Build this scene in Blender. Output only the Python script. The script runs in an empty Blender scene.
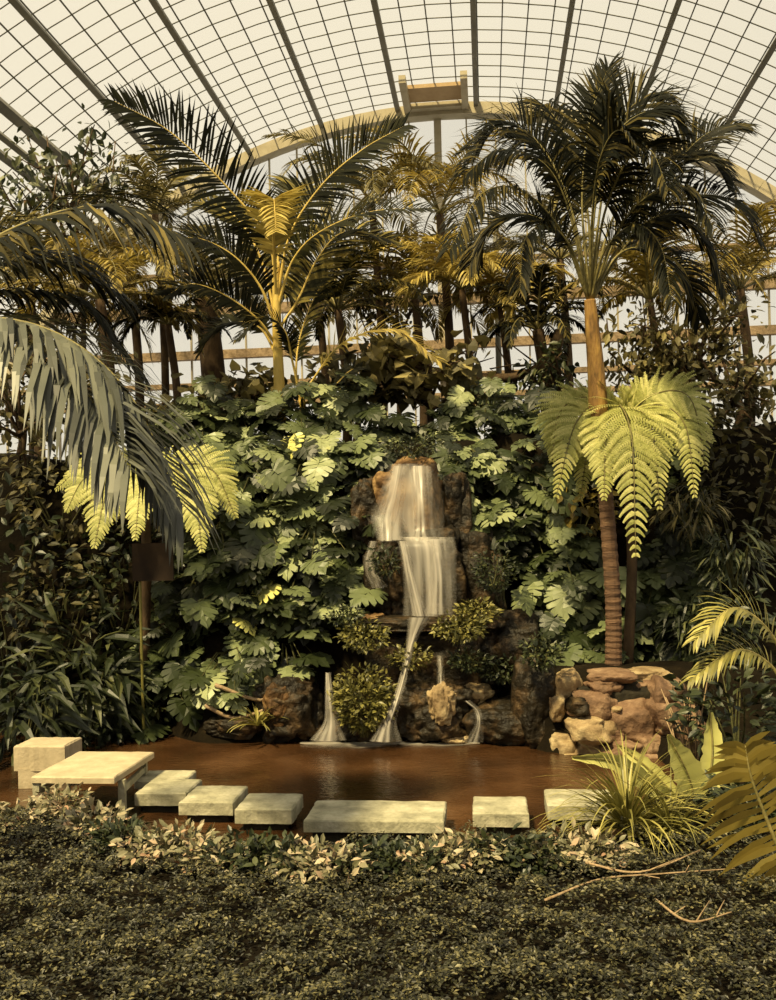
import bpy, math, random
import numpy as np
from mathutils import Vector, Matrix, noise

rng = np.random.default_rng(7)
random.seed(7)
S = bpy.context.scene
COL = S.collection

# ------------------------------------------------------------------ camera
F, CX, CY, H = 950.0, 388.0, 530.0, 2.6
ROLL = math.radians(1.4)
cr, sr = math.cos(ROLL), math.sin(ROLL)
cam_d = bpy.data.cameras.new('camera')
cam_d.sensor_fit = 'HORIZONTAL'
cam_d.sensor_width = 36
cam_d.lens = F * 36 / 776
cam_d.shift_y = 30 / 776
cam_d.clip_end = 200
cam = bpy.data.objects.new('camera', cam_d)
COL.objects.link(cam)
cam.matrix_world = Matrix(((cr, sr, 0, 0), (0, 0, -1, 0), (-sr, cr, 0, H), (0, 0, 0, 1)))
S.camera = cam

# ------------------------------------------------------------------ world, sun, exposure
S.view_settings.view_transform = 'Standard'
S.view_settings.look = 'None'
S.view_settings.gamma = 1
S.view_settings.exposure = 0.0
S.view_settings.use_curve_mapping = False
W = bpy.data.worlds.new('overcast_daylight')
S.world = W
W.use_nodes = True
W.node_tree.nodes['Background'].inputs[0].default_value = (1.0, 0.94, 0.80, 1)
W.node_tree.nodes['Background'].inputs[1].default_value = 0.80
sun_d = bpy.data.lights.new('sun', 'SUN')
sun_d.energy = 9.6
sun_d.color = (1.0, 0.82, 0.45)
sun_d.angle = math.radians(6)
sun = bpy.data.objects.new('sun', sun_d)
COL.objects.link(sun)
sun.rotation_euler = Vector((0.40, 0.55, -1.0)).to_track_quat('-Z', 'Y').to_euler()
S.cycles.max_bounces = 6
S.cycles.transparent_max_bounces = 14
S.cycles.use_denoising = True

# ------------------------------------------------------------------ pixel helpers
def P(px, py, d):
    u, v = (px - CX) / F, (CY - py) / F
    return np.array((d * (u * cr + v * sr), d, H + d * (-u * sr + v * cr)))

def Q(px, py, z):
    u, v = (px - CX) / F, (CY - py) / F
    d = (z - H) / (-u * sr + v * cr)
    return P(px, py, d)

def sstep(t):
    t = min(1.0, max(0.0, t))
    return t * t * (3 - 2 * t)

def yfront(x):
    return 7.75 + max(0.0, -x - 1.7) * 0.62

def yback(x):
    return 11.85 - 0.95 * sstep((x - 1.35) / 0.5) + 0.9 * sstep((-x - 2.2) / 1.2)

def G(x, y, detail=True):
    n = noise.noise(Vector((x * .9, y * .9, 3.1))) * .08 if detail else 0
    yf, yb = yfront(x), yback(x)
    xl = 2.1 + .9 * sstep((y - 8.2) / 1.2)
    lawn = 0.10 + 0.03 * (7 - y if y < 7 else 0) + n * .4
    if y < yf:
        z = lawn
    elif y > yb or x > xl:
        t = y - yb
        if x > xl and y < 10.9:
            z = lawn + .1
        else:
            right = sstep((x - 1.3) / 0.5)
            zl = sstep((t + .15) / 2.4) * 3.9
            zr = .82 * sstep(t / .25) + sstep((t - 1.6) / 1.9) * 3.2
            z = zl * (1 - right) + zr * right + n * 2
    else:
        z = -0.35
        e = min(y - yf, yb - y, xl - x)
        if e < .3:
            z = -0.35 + (1 - e / .3) * .42
    return z

def hit(px, py, d0=10.0, d1=24.0):
    d = d0
    while d < d1:
        p = P(px, py, d)
        if p[2] < G(p[0], p[1], False):
            return p
        d += .05
    return P(px, py, 15.0)

# ------------------------------------------------------------------ materials
def nodes(name):
    m = bpy.data.materials.new(name)
    m.use_nodes = True
    nt = m.node_tree
    nt.nodes.clear()
    out = nt.nodes.new('ShaderNodeOutputMaterial')
    return m, nt, out

def N(nt, t, **kw):
    n = nt.nodes.new(t)
    for k, v in kw.items():
        if k in n.inputs:
            n.inputs[k].default_value = v
        else:
            setattr(n, k, v)
    return n

def ramp(nt, fac, stops):
    r = nt.nodes.new('ShaderNodeValToRGB')
    el = r.color_ramp.elements
    while len(el) < len(stops):
        el.new(.5)
    for e, (p, c) in zip(el, stops):
        e.position = p
        e.color = (*c, 1)
    nt.links.new(fac, r.inputs[0])
    return r.outputs[0]

def leaf_mat(name, stops, rough=.45, trans=.25, nscale=5.0, spec=.5):
    m, nt, out = nodes(name)
    a = N(nt, 'ShaderNodeAttribute', attribute_name='tint')
    tc = N(nt, 'ShaderNodeTexCoord')
    nz = N(nt, 'ShaderNodeTexNoise', Scale=nscale, Detail=3.0)
    nt.links.new(tc.outputs['Object'], nz.inputs['Vector'])
    ad = N(nt, 'ShaderNodeMath', operation='MULTIPLY_ADD')
    nt.links.new(nz.outputs[0], ad.inputs[0])
    ad.inputs[1].default_value = .3
    sub = N(nt, 'ShaderNodeMath', operation='SUBTRACT')
    nt.links.new(a.outputs['Fac'], sub.inputs[0])
    sub.inputs[1].default_value = .15
    nt.links.new(sub.outputs[0], ad.inputs[2])
    c = ramp(nt, ad.outputs[0], stops)
    b = N(nt, 'ShaderNodeBsdfPrincipled', Roughness=rough)
    b.inputs['Specular IOR Level'].default_value = spec
    nt.links.new(c, b.inputs['Base Color'])
    t = N(nt, 'ShaderNodeBsdfTranslucent')
    nt.links.new(c, t.inputs[0])
    mx = N(nt, 'ShaderNodeMixShader')
    mx.inputs[0].default_value = trans
    nt.links.new(b.outputs[0], mx.inputs[1])
    nt.links.new(t.outputs[0], mx.inputs[2])
    nt.links.new(mx.outputs[0], out.inputs[0])
    return m

def rough_mat(name, stops, scale=4, rough=.85, bump=.4, detail=8, stretch=(1, 1, 1), bscale=None, spec=.3):
    m, nt, out = nodes(name)
    tc = N(nt, 'ShaderNodeTexCoord')
    mp = N(nt, 'ShaderNodeMapping')
    mp.inputs['Scale'].default_value = stretch
    nt.links.new(tc.outputs['Object'], mp.inputs[0])
    nz = N(nt, 'ShaderNodeTexNoise', Scale=scale, Detail=detail, Roughness=.65)
    nt.links.new(mp.outputs[0], nz.inputs['Vector'])
    c = ramp(nt, nz.outputs[0], stops)
    b = N(nt, 'ShaderNodeBsdfPrincipled', Roughness=rough)
    b.inputs['Specular IOR Level'].default_value = spec
    nt.links.new(c, b.inputs['Base Color'])
    nb = N(nt, 'ShaderNodeTexNoise', Scale=bscale or scale * 3, Detail=6.0)
    nt.links.new(mp.outputs[0], nb.inputs['Vector'])
    bp = N(nt, 'ShaderNodeBump', Strength=bump)
    bp.inputs['Distance'].default_value = .05
    nt.links.new(nb.outputs[0], bp.inputs['Height'])
    nt.links.new(bp.outputs[0], b.inputs['Normal'])
    nt.links.new(b.outputs[0], out.inputs[0])
    return m

M = {}
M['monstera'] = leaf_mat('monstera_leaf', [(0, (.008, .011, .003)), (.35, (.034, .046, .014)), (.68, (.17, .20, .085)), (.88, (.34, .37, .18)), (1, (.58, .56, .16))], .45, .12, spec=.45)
M['palm_dark'] = leaf_mat('dark_palm_leaf', [(0, (.003, .004, .001)), (.55, (.009, .010, .003)), (1, (.17, .13, .035))], .6, .08, spec=.15)
M['palm_mid'] = leaf_mat('palm_leaf', [(0, (.006, .007, .002)), (.5, (.028, .028, .007)), (1, (.46, .36, .09))], .55, .15, spec=.2)
M['palm_blue'] = leaf_mat('grey_palm_leaf', [(0, (.03, .032, .025)), (.5, (.10, .105, .08)), (1, (.2, .2, .14))], .45, .12)
M['gold'] = leaf_mat('golden_leaf', [(0, (.10, .07, .015)), (.5, (.40, .30, .06)), (1, (.72, .58, .17))], .5, .3)  # golden leaves; on some palm fronds the colour carries yellow light
M['lime'] = leaf_mat('tree_fern_leaf', [(0, (.16, .17, .035)), (.5, (.42, .42, .11)), (1, (.68, .64, .24))], .6, .3)
M['dim'] = leaf_mat('background_leaf', [(0, (.03, .028, .008)), (.5, (.15, .125, .045)), (1, (.48, .40, .15))], .6, .3)
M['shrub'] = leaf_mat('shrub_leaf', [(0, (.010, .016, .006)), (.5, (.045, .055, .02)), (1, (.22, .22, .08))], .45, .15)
M['border'] = leaf_mat('border_leaf', [(0, (.05, .05, .02)), (.45, (.16, .15, .08)), (.8, (.46, .38, .25)), (1, (.30, .14, .08))], .5, .1)
M['lawn'] = leaf_mat('creeping_leaf', [(0, (.006, .006, .002)), (.5, (.028, .028, .010)), (1, (.17, .15, .065))], .5, .08)
M['olive'] = leaf_mat('olive_blade', [(0, (.05, .05, .012)), (.5, (.22, .20, .05)), (1, (.50, .44, .13))], .45, .2)
M['stem'] = rough_mat('green_stem', [(.3, (.03, .035, .01)), (.7, (.10, .09, .03))], 6)
M['gold_stem'] = rough_mat('golden_stem', [(.3, (.42, .29, .06)), (.7, (.78, .58, .16))], 3, stretch=(1, 1, .3), rough=.5)
M['rachis'] = rough_mat('olive_midrib', [(.3, (.10, .09, .03)), (.7, (.28, .23, .08))], 4, rough=.5)
M['bark'] = rough_mat('brown_bark', [(.3, (.03, .018, .008)), (.7, (.13, .08, .04))], 6, stretch=(1, 1, .4))
M['twig'] = rough_mat('dry_twig', [(.3, (.15, .10, .05)), (.7, (.42, .30, .18))], 9)
M['soil'] = rough_mat('dark_soil', [(.3, (.003, .002, .001)), (.6, (.010, .007, .003)), (.8, (.03, .02, .009))], 5, rough=.95, spec=.1)
M['rock'] = rough_mat('wet_brown_rock', [(.3, (.004, .003, .0015)), (.5, (.018, .013, .006)), (.62, (.07, .042, .018)), (.78, (.28, .20, .09))], 3.2, rough=.55, bump=.9, bscale=14)
M['rock_gold'] = rough_mat('ochre_rock', [(.3, (.012, .008, .003)), (.5, (.12, .062, .022)), (.72, (.42, .27, .11))], 2.8, rough=.7, bump=.8, bscale=12)
M['rock_pink'] = rough_mat('pinkish_brown_stone', [(.3, (.06, .034, .02)), (.5, (.18, .105, .06)), (.7, (.34, .23, .14))], 3.5, rough=.75, bump=.7, bscale=14)
M['rock_pale'] = rough_mat('pale_stone', [(.3, (.12, .07, .03)), (.5, (.32, .23, .12)), (.7, (.52, .42, .24))], 3.5, rough=.75, bump=.6, bscale=14)
M['slab'] = rough_mat('weathered_concrete', [(.3, (.16, .15, .10)), (.5, (.34, .32, .22)), (.7, (.52, .48, .35))], 5, bump=.25, bscale=30)
M['slab_pale'] = rough_mat('pale_concrete', [(.3, (.34, .28, .18)), (.7, (.55, .46, .31))], 4, bump=.15, bscale=30)
M['plinth'] = rough_mat('dark_plinth', [(.3, (.006, .005, .003)), (.7, (.035, .028, .014))], 6)  # near-black brown, below the slabs and behind the wall stones
M['dark_bar'] = rough_mat('grey_glazing_bar', [(.3, (.10, .10, .09)), (.7, (.17, .165, .14))], 2, bump=0)
M['beam'] = rough_mat('cream_painted_steel', [(.3, (.34, .29, .19)), (.7, (.48, .42, .29))], 2, bump=.05)
M['grey_beam'] = rough_mat('grey_painted_steel', [(.3, (.17, .165, .14)), (.7, (.26, .25, .21))], 2, bump=.05)
M['tan_panel'] = rough_mat('tan_board', [(.3, (.36, .24, .12)), (.7, (.50, .36, .2))], 2, bump=.05)
M['sign'] = rough_mat('dark_brown_board', [(.3, (.016, .009, .005)), (.7, (.035, .02, .01))], 3, bump=.05)  # even dark brown of the rectangle on the thin post

def glass_mat(name, col, diff):
    m, nt, out = nodes(name)
    tr = N(nt, 'ShaderNodeBsdfTransparent', Color=(.97, .96, .92, 1))
    d = N(nt, 'ShaderNodeBsdfDiffuse', Color=(*col, 1))
    t = N(nt, 'ShaderNodeBsdfTranslucent', Color=(*col, 1))
    m1 = N(nt, 'ShaderNodeMixShader')
    m1.inputs[0].default_value = .6
    nt.links.new(d.outputs[0], m1.inputs[1])
    nt.links.new(t.outputs[0], m1.inputs[2])
    m2 = N(nt, 'ShaderNodeMixShader')
    m2.inputs[0].default_value = diff
    nt.links.new(tr.outputs[0], m2.inputs[1])
    nt.links.new(m1.outputs[0], m2.inputs[2])
    nt.links.new(m2.outputs[0], out.inputs[0])
    return m
M['roof_glass'] = glass_mat('whitewashed_roof_glass', (.80, .78, .72), .14)
M['wall_glass'] = glass_mat('whitewashed_wall_glass', (.92, .88, .76), .08)

def water_mat():
    m, nt, out = nodes('murky_pool_water')
    tc = N(nt, 'ShaderNodeTexCoord')
    mp = N(nt, 'ShaderNodeMapping')
    mp.inputs['Scale'].default_value = (1, 1.8, 1)
    nt.links.new(tc.outputs['Object'], mp.inputs[0])
    nz = N(nt, 'ShaderNodeTexNoise', Scale=9.0, Detail=4.0)
    nt.links.new(mp.outputs[0], nz.inputs['Vector'])
    b = N(nt, 'ShaderNodeBsdfPrincipled', Roughness=.08, IOR=1.33)
    n2 = N(nt, 'ShaderNodeTexNoise', Scale=.9, Detail=3.0)
    nt.links.new(tc.outputs['Object'], n2.inputs['Vector'])
    c = ramp(nt, n2.outputs[0], [(.3, (.022, .010, .004)), (.55, (.065, .030, .012)), (.7, (.11, .055, .024))])
    nt.links.new(c, b.inputs['Base Color'])
    b.inputs['Specular IOR Level'].default_value = .9
    bp = N(nt, 'ShaderNodeBump', Strength=.6)
    bp.inputs['Distance'].default_value = .02
    nt.links.new(nz.outputs[0], bp.inputs['Height'])
    nt.links.new(bp.outputs[0], b.inputs['Normal'])
    nt.links.new(b.outputs[0], out.inputs[0])
    return m
M['water'] = water_mat()

def veil_mat(name, amount, col=(.80, .74, .64)):
    m, nt, out = nodes(name)
    uv = N(nt, 'ShaderNodeUVMap')
    sep = N(nt, 'ShaderNodeSeparateXYZ')
    nt.links.new(uv.outputs[0], sep.inputs[0])
    mp = N(nt, 'ShaderNodeMapping')
    mp.inputs['Scale'].default_value = (5.5, .8, 1)
    nt.links.new(uv.outputs[0], mp.inputs[0])
    oi = N(nt, 'ShaderNodeObjectInfo')
    nt.links.new(oi.outputs['Random'], mp.inputs['Location'])
    nz = N(nt, 'ShaderNodeTexNoise', Scale=1.0, Detail=2.5)
    nt.links.new(mp.outputs[0], nz.inputs['Vector'])
    mr = N(nt, 'ShaderNodeMapRange')
    mr.inputs[1].default_value = .30
    mr.inputs[2].default_value = .62
    mr.inputs[3].default_value = .12
    nt.links.new(nz.outputs[0], mr.inputs[0])
    # soft edges across the width: 4u(1-u)
    om = N(nt, 'ShaderNodeMath', operation='SUBTRACT')
    om.inputs[0].default_value = 1
    nt.links.new(sep.outputs[0], om.inputs[1])
    mu = N(nt, 'ShaderNodeMath', operation='MULTIPLY')
    nt.links.new(sep.outputs[0], mu.inputs[0])
    nt.links.new(om.outputs[0], mu.inputs[1])
    m4 = N(nt, 'ShaderNodeMath', operation='MULTIPLY', use_clamp=True)
    m4.inputs[1].default_value = 4.4
    nt.links.new(mu.outputs[0], m4.inputs[0])
    al = N(nt, 'ShaderNodeMath', operation='MULTIPLY')
    nt.links.new(mr.outputs[0], al.inputs[0])
    nt.links.new(m4.outputs[0], al.inputs[1])
    al2 = N(nt, 'ShaderNodeMath', operation='MULTIPLY', use_clamp=True)
    al2.inputs[1].default_value = amount
    nt.links.new(al.outputs[0], al2.inputs[0])
    tr = N(nt, 'ShaderNodeBsdfTransparent')
    b = N(nt, 'ShaderNodeBsdfPrincipled', Roughness=.3)
    b.inputs['Base Color'].default_value = (*col, 1)
    tl = N(nt, 'ShaderNodeBsdfTranslucent', Color=(*col, 1))
    mb = N(nt, 'ShaderNodeMixShader')
    mb.inputs[0].default_value = .4
    nt.links.new(b.outputs[0], mb.inputs[1])
    nt.links.new(tl.outputs[0], mb.inputs[2])
    mx = N(nt, 'ShaderNodeMixShader')
    nt.links.new(al2.outputs[0], mx.inputs[0])
    nt.links.new(tr.outputs[0], mx.inputs[1])
    nt.links.new(mb.outputs[0], mx.inputs[2])
    nt.links.new(mx.outputs[0], out.inputs[0])
    return m
M['veil'] = veil_mat('falling_water', .85)
M['veil_thin'] = veil_mat('thin_falling_water', .5)

# ------------------------------------------------------------------ mesh builder
class MB:
    def __init__(s):
        s.v, s.f, s.t, s.n = [], [], [], 0

    def add(s, V, Fc, tint=.5):
        V = np.asarray(V, float)
        s.v.append(V)
        n = s.n
        s.f.extend([tuple(i + n for i in f) for f in Fc])
        s.t.append(np.full(len(V), tint) if np.isscalar(tint) else np.asarray(tint, float))
        s.n += len(V)

    def tube(s, pts, rad, seg=6, tint=.5, caps=True):
        pts = [np.asarray(p, float) for p in pts]
        if np.isscalar(rad):
            rad = [rad] * len(pts)
        V = []
        prev = None
        for i, p in enumerate(pts):
            t = pts[min(i + 1, len(pts) - 1)] - pts[max(i - 1, 0)]
            t = t / (np.linalg.norm(t) + 1e-9)
            a = prev if prev is not None else (np.array((1., 0, 0)) if abs(t[0]) < .8 else np.array((0, 1., 0)))
            a = a - t * a.dot(t)
            a /= np.linalg.norm(a) + 1e-9
            prev = a
            b = np.cross(t, a)
            for k in range(seg):
                q = 2 * math.pi * k / seg
                V.append(p + rad[i] * (math.cos(q) * a + math.sin(q) * b))
        Fc = []
        for i in range(len(pts) - 1):
            for k in range(seg):
                k2 = (k + 1) % seg
                Fc.append((i * seg + k, i * seg + k2, (i + 1) * seg + k2, (i + 1) * seg + k))
        if caps:
            Fc.append(tuple(range(seg))[::-1])
            Fc.append(tuple((len(pts) - 1) * seg + k for k in range(seg)))
        s.add(V, Fc, tint)

    def box(s, c, ax, ay, az, tint=.5):
        c, ax, ay, az = (np.asarray(q, float) for q in (c, ax, ay, az))
        V = [c + i * ax + j * ay + k * az for i in (-1, 1) for j in (-1, 1) for k in (-1, 1)]
        s.add(V, [(0, 1, 3, 2), (4, 6, 7, 5), (0, 4, 5, 1), (2, 3, 7, 6), (0, 2, 6, 4), (1, 5, 7, 3)], tint)

    def build(s, name, mat, parent=None, origin=None, smooth=False):
        V = np.concatenate(s.v)
        base = np.zeros(3)
        me = bpy.data.meshes.new(name)
        ob = bpy.data.objects.new(name, me)
        COL.objects.link(ob)
        if parent is not None:
            r = parent
            while r.parent:
                r = r.parent
            ob.parent = parent
            base = np.array(r.location)
        elif origin is not None:
            base = np.asarray(origin, float)
            ob.location = base
        me.from_pydata((V - base).tolist(), [], s.f)
        a = me.attributes.new('tint', 'FLOAT', 'POINT')
        a.data.foreach_set('value', np.concatenate(s.t).astype(np.float32))
        if smooth:
            me.polygons.foreach_set('use_smooth', [True] * len(me.polygons))
        me.materials.append(mat)
        me.update()
        return ob

def tag(o, label, cat, group=None, kind=None):
    o['label'] = label
    o['category'] = cat
    if group:
        o['group'] = group
    if kind:
        o['kind'] = kind
    return o

def empty(name, loc):
    o = bpy.data.objects.new(name, None)
    o.empty_display_size = .2
    COL.objects.link(o)
    o.location = tuple(float(q) for q in loc)
    return o

def unit(v):
    v = np.asarray(v, float)
    return v / (np.linalg.norm(v) + 1e-9)

def frame(p, y, n, s):
    y = unit(y)
    n = unit(n - y * np.dot(n, y))
    x = np.cross(y, n)
    return lambda V: p + s * (V[:, :1] * x + V[:, 1:2] * y + V[:, 2:3] * n)

def spline(pts, k=16):
    pts = [np.asarray(p, float) for p in pts]
    if len(pts) == 2:
        return [pts[0] + (pts[1] - pts[0]) * i / k for i in range(k + 1)]
    pp = [2 * pts[0] - pts[1]] + pts + [2 * pts[-1] - pts[-2]]
    out = []
    m = len(pts) - 1
    for i in range(k + 1):
        t = i / k * m
        j = min(int(t), m - 1)
        t -= j
        a, b, c, d = pp[j:j + 4]
        out.append(.5 * (2 * b + (c - a) * t + (2 * a - 5 * b + 4 * c - d) * t * t + (3 * b - a - 3 * c + d) * t ** 3))
    return out

# ---- leaf templates
def monstera_template(seed):
    r = np.random.default_rng(seed)
    out = np.array([(.10, -.20), (.34, -.22), (.52, -.04), (.56, .18), (.50, .40), (.38, .60), (.22, .79), (.0, 1.0)])
    mid = [0, 0, .0, .08, .22, .38, .56, .80]
    mid.append(1.0)
    V, Fc = [], []
    for sgn in (-1, 1):
        for k in range(7):
            o0, o1 = out[k], out[k + 1]
            m0, m1 = np.array((0, mid[k])), np.array((0, mid[k + 1]))
            q = .5 + .1 * r.random()
            a0, a1 = m0 + (o0 - m0) * q, m1 + (o1 - m1) * q
            g = .13 + .08 * r.random() if 0 < k < 7 else .05
            t0, t1 = o0 + (o1 - o0) * g, o1 + (o0 - o1) * (g if k < 6 else 0)
            e = (o0 + o1) / 2 * (1.04 + .08 * r.random()) if k < 6 else o1
            L = [m0, m1, a1, a0, t1, t0, e]
            b = len(V)
            for x, y in L:
                z = .10 * abs(x) - .30 * x * x - .22 * y * y + .015 * r.standard_normal()
                V.append((sgn * x, y, z))
            fs = [(0, 1, 2, 3), (3, 2, 4, 5), (5, 4, 6)]
            if k < 2:
                fs[0] = (0, 2, 3)
            if sgn < 0:
                fs = [f[::-1] for f in fs]
            Fc += [tuple(i + b for i in f) for f in fs]
    return np.array(V), Fc
MON = [monstera_template(i) for i in range(5)]
OVAL = (np.array([(0, 0, 0), (-.2, .3, .05), (.2, .3, .05), (-.22, .62, .0), (.22, .62, .0), (0, 1, -.15), (0, .3, 0), (0, .62, -.05)]),
        [(0, 6, 1), (0, 2, 6), (1, 6, 7, 3), (6, 2, 4, 7), (3, 7, 5), (7, 4, 5)])
HEART = (np.array([(0, 0, 0), (-.38, -.1, .03), (.38, -.1, .03), (-.42, .35, .0), (.42, .35, .0), (0, 1, -.2), (0, .4, -.04)]),
         [(0, 6, 3, 1), (0, 2, 4, 6), (3, 6, 5), (6, 4, 5)])
STRAP = (np.array([(0, 0, 0), (-.07, .3, .05), (.07, .3, .05), (-.08, .6, .0), (.08, .6, .0), (0, 1, -.3), (0, .3, .02), (0, .6, -.03)]),
         [(0, 6, 1), (0, 2, 6), (1, 6, 7, 3), (6, 2, 4, 7), (3, 7, 5), (7, 4, 5)])
SMALL = (np.array([(0, 0, 0), (-.28, .5, .06), (.28, .5, .06), (0, 1, -.05)]), [(0, 2, 3, 1)])
BLADE = (np.array([(0, 0, 0), (-.05, .3, .05), (.05, .3, .05), (-.055, .6, .02), (.055, .6, .02), (0, 1, -.12)]),
         [(0, 2, 1), (1, 2, 4, 3), (3, 4, 5)])

CAMDIR = np.array((0, -1., .25))

def rv(s=1.0):
    return rng.normal(0, s, 3)

# ---- palm frond
def frond(parent, pts, leaf, nrm=None, n=46, width=.032, grav=.5, fwd=.75, mat='palm_dark', rmat='rachis',
          tint=(.2, .7), rr=.022, start=.14, name='frond', vee=.25, side=(1, 1), jit=.07, tiplen=.35):
    C = spline(pts, 28)
    m, rc = MB(), MB()
    nn = np.asarray(nrm if nrm is not None else (0, -.6, .8), float)
    for i in range(n):
        t = start + (1 - start) * (i + .5) / n
        f = t * 28
        j = min(int(f), 27)
        p = C[j] + (C[j + 1] - C[j]) * (f - j)
        tg = unit(C[min(j + 1, 28)] - C[max(j - 1, 0)])
        nl = unit(nn - tg * nn.dot(tg))
        sd = np.cross(tg, nl)
        ts = (t - start) / (1 - start)
        Lf = leaf * (.45 + .55 * math.sin(min(1, ts * 1.9) * math.pi / 2)) * (1 - (1 - tiplen) * max(0, ts - .45) / .55)
        for q, sg in zip(side, (-1, 1)):
            if q <= 0:
                continue
            L = Lf * q * (1 + jit * rng.standard_normal())
            d = unit(sd * sg * (1 - .35 * ts) + tg * (fwd + .5 * ts) + nl * vee + rv(jit))
            wd = unit(np.cross(d, np.cross(tg, d)) * .8 + nl * .35 + tg * .4)
            wd = unit(wd - d * wd.dot(d))
            V = []
            pp = p.copy()
            dd = d.copy()
            g = grav * (1 + .3 * rng.standard_normal())
            for k, w in enumerate((.5, 1, .75, 0)):
                if k:
                    pp = pp + dd * L / 3
                    dd = unit(dd + np.array((0, 0, -1.)) * g * .55)
                    wd = unit(wd - dd * wd.dot(dd))
                if w:
                    V += [pp - wd * width * w * .5, pp + wd * width * w * .5]
                else:
                    V.append(pp)
            m.add(V, [(0, 1, 3, 2), (2, 3, 5, 4), (4, 5, 6)], tint[0] + (tint[1] - tint[0]) * rng.random() ** 1.3)
    o = m.build(name, M[mat], parent)
    rc.tube(C, [rr * (1 - .85 * i / 28) for i in range(29)], 5, .5)
    r = rc.build('midrib', M[rmat], o, smooth=True)
    return o

def arch(base, az, elev, L, droop, k=6):
    """curve of a frond leaving base at azimuth az (0 = right, 90 = away), elevation elev, sagging by droop."""
    pts = [np.asarray(base, float)]
    el = elev
    p = pts[0].copy()
    for i in range(k):
        p = p + L / k * np.array((math.cos(az) * math.cos(el), math.sin(az) * math.cos(el), math.sin(el)))
        el -= droop / k * (0.6 + .8 * i / k)
        pts.append(p.copy())
    return pts

# ---- tree fern frond (twice divided)
def fern_frond(parent, pts, leaf, nrm=(0, -1, .4), n=42, mat='lime', tint=(.3, .9), grav=.35):
    C = spline(pts, 24)
    m, rc = MB(), MB()
    nn = np.asarray(nrm, float)
    for i in range(n):
        t = .1 + .9 * (i + .5) / n
        f = t * 24
        j = min(int(f), 23)
        p = C[j] + (C[j + 1] - C[j]) * (f - j)
        tg = unit(C[min(j + 1, 24)] - C[max(j - 1, 0)])
        nl = unit(nn - tg * nn.dot(tg))
        sd = np.cross(tg, nl)
        Lf = leaf * math.sin(min(1, .25 + t * 1.1) * math.pi / 2) * (1 - .93 * max(0, t - .55) / .45)
        for sg in (-1, 1):
            d = unit(sd * sg + tg * .45 + rv(.06))
            tt = tint[0] + (tint[1] - tint[0]) * rng.random()
            L = Lf * (1 + .08 * rng.standard_normal())
            nk = 15
            pp, dd = p.copy(), d.copy()
            for k in range(nk):
                pp = pp + dd * L / nk
                dd = unit(dd + np.array((0, 0, -grav * .12)) + tg * .015)
                s2 = unit(np.cross(dd, nl))
                l2 = .048 * (leaf / .45) * (1 - .8 * k / nk) + .008
                l2 *= .3 + .7 * min(1, Lf / leaf)
                for s3 in (-1, 1):
                    e = unit(s2 * s3 + dd * .55 - nl * .15)
                    a = pp + e * l2
                    w = dd * .011
                    m.add([pp - w, pp + w, a + w * .5, a - w * .5], [(0, 1, 2, 3)], tt + .1 * rng.standard_normal())
    o = m.build('frond', M[mat], parent)
    rc.tube(C, [.016 * (1 - .8 * i / 24) for i in range(25)], 5, .5)
    rc.build('midrib', M['rachis'], o, smooth=True)
    return o

# ---- monstera plant
def monstera(px, py, label, n=26, rad=.55, size=.42, tint=(.0, .95), depth=None, yellow=0, out=.45, group='monstera plants climbing the waterfall bank'):
    root = hit(px, py) if depth is None else P(px, py, depth)
    e = empty('monstera_plant', root)
    tag(e, label, 'plant', group)
    lf, st = MB(), MB()
    for i in range(n):
        a = rng.uniform(0, 2 * math.pi)
        r = rad * math.sqrt(rng.random())
        off = np.array((r * math.cos(a), -abs(rng.normal(out * .7, out * .45)) - .05, r * math.sin(a)))
        # slope follows the bank: higher leaves sit further back
        off[1] += off[2] * .38
        p = root + off
        gz = G(p[0], p[1], False)
        if p[2] < gz + .08:
            p[2] = gz + .08 + .1 * rng.random()
        y = unit(np.array((rng.normal(off[0] * .8, .65), -.62, -.38 + rng.normal(0, .28))))
        nn = np.array((rng.normal(0, .3), -.38, .95)) + rv(.12)
        s = size * (.6 + .55 * rng.random())
        V, Fc = MON[rng.integers(5)]
        t = tint[0] + (tint[1] - tint[0]) * rng.random()
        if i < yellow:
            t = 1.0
        q = p - y * s * .3
        lf.add(frame(q, y, nn, s)(V * np.array((1, 1, 1 + .6 * rng.random()))), Fc, t)
        mid = (root + q) / 2 + np.array((0, -.05, .12))
        st.tube([root + rv(.04), mid, q], [.012, .009, .006], 4)
    lf.build('foliage', M['monstera'], e)
    st.build('stem', M['stem'], e)
    return e

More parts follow.
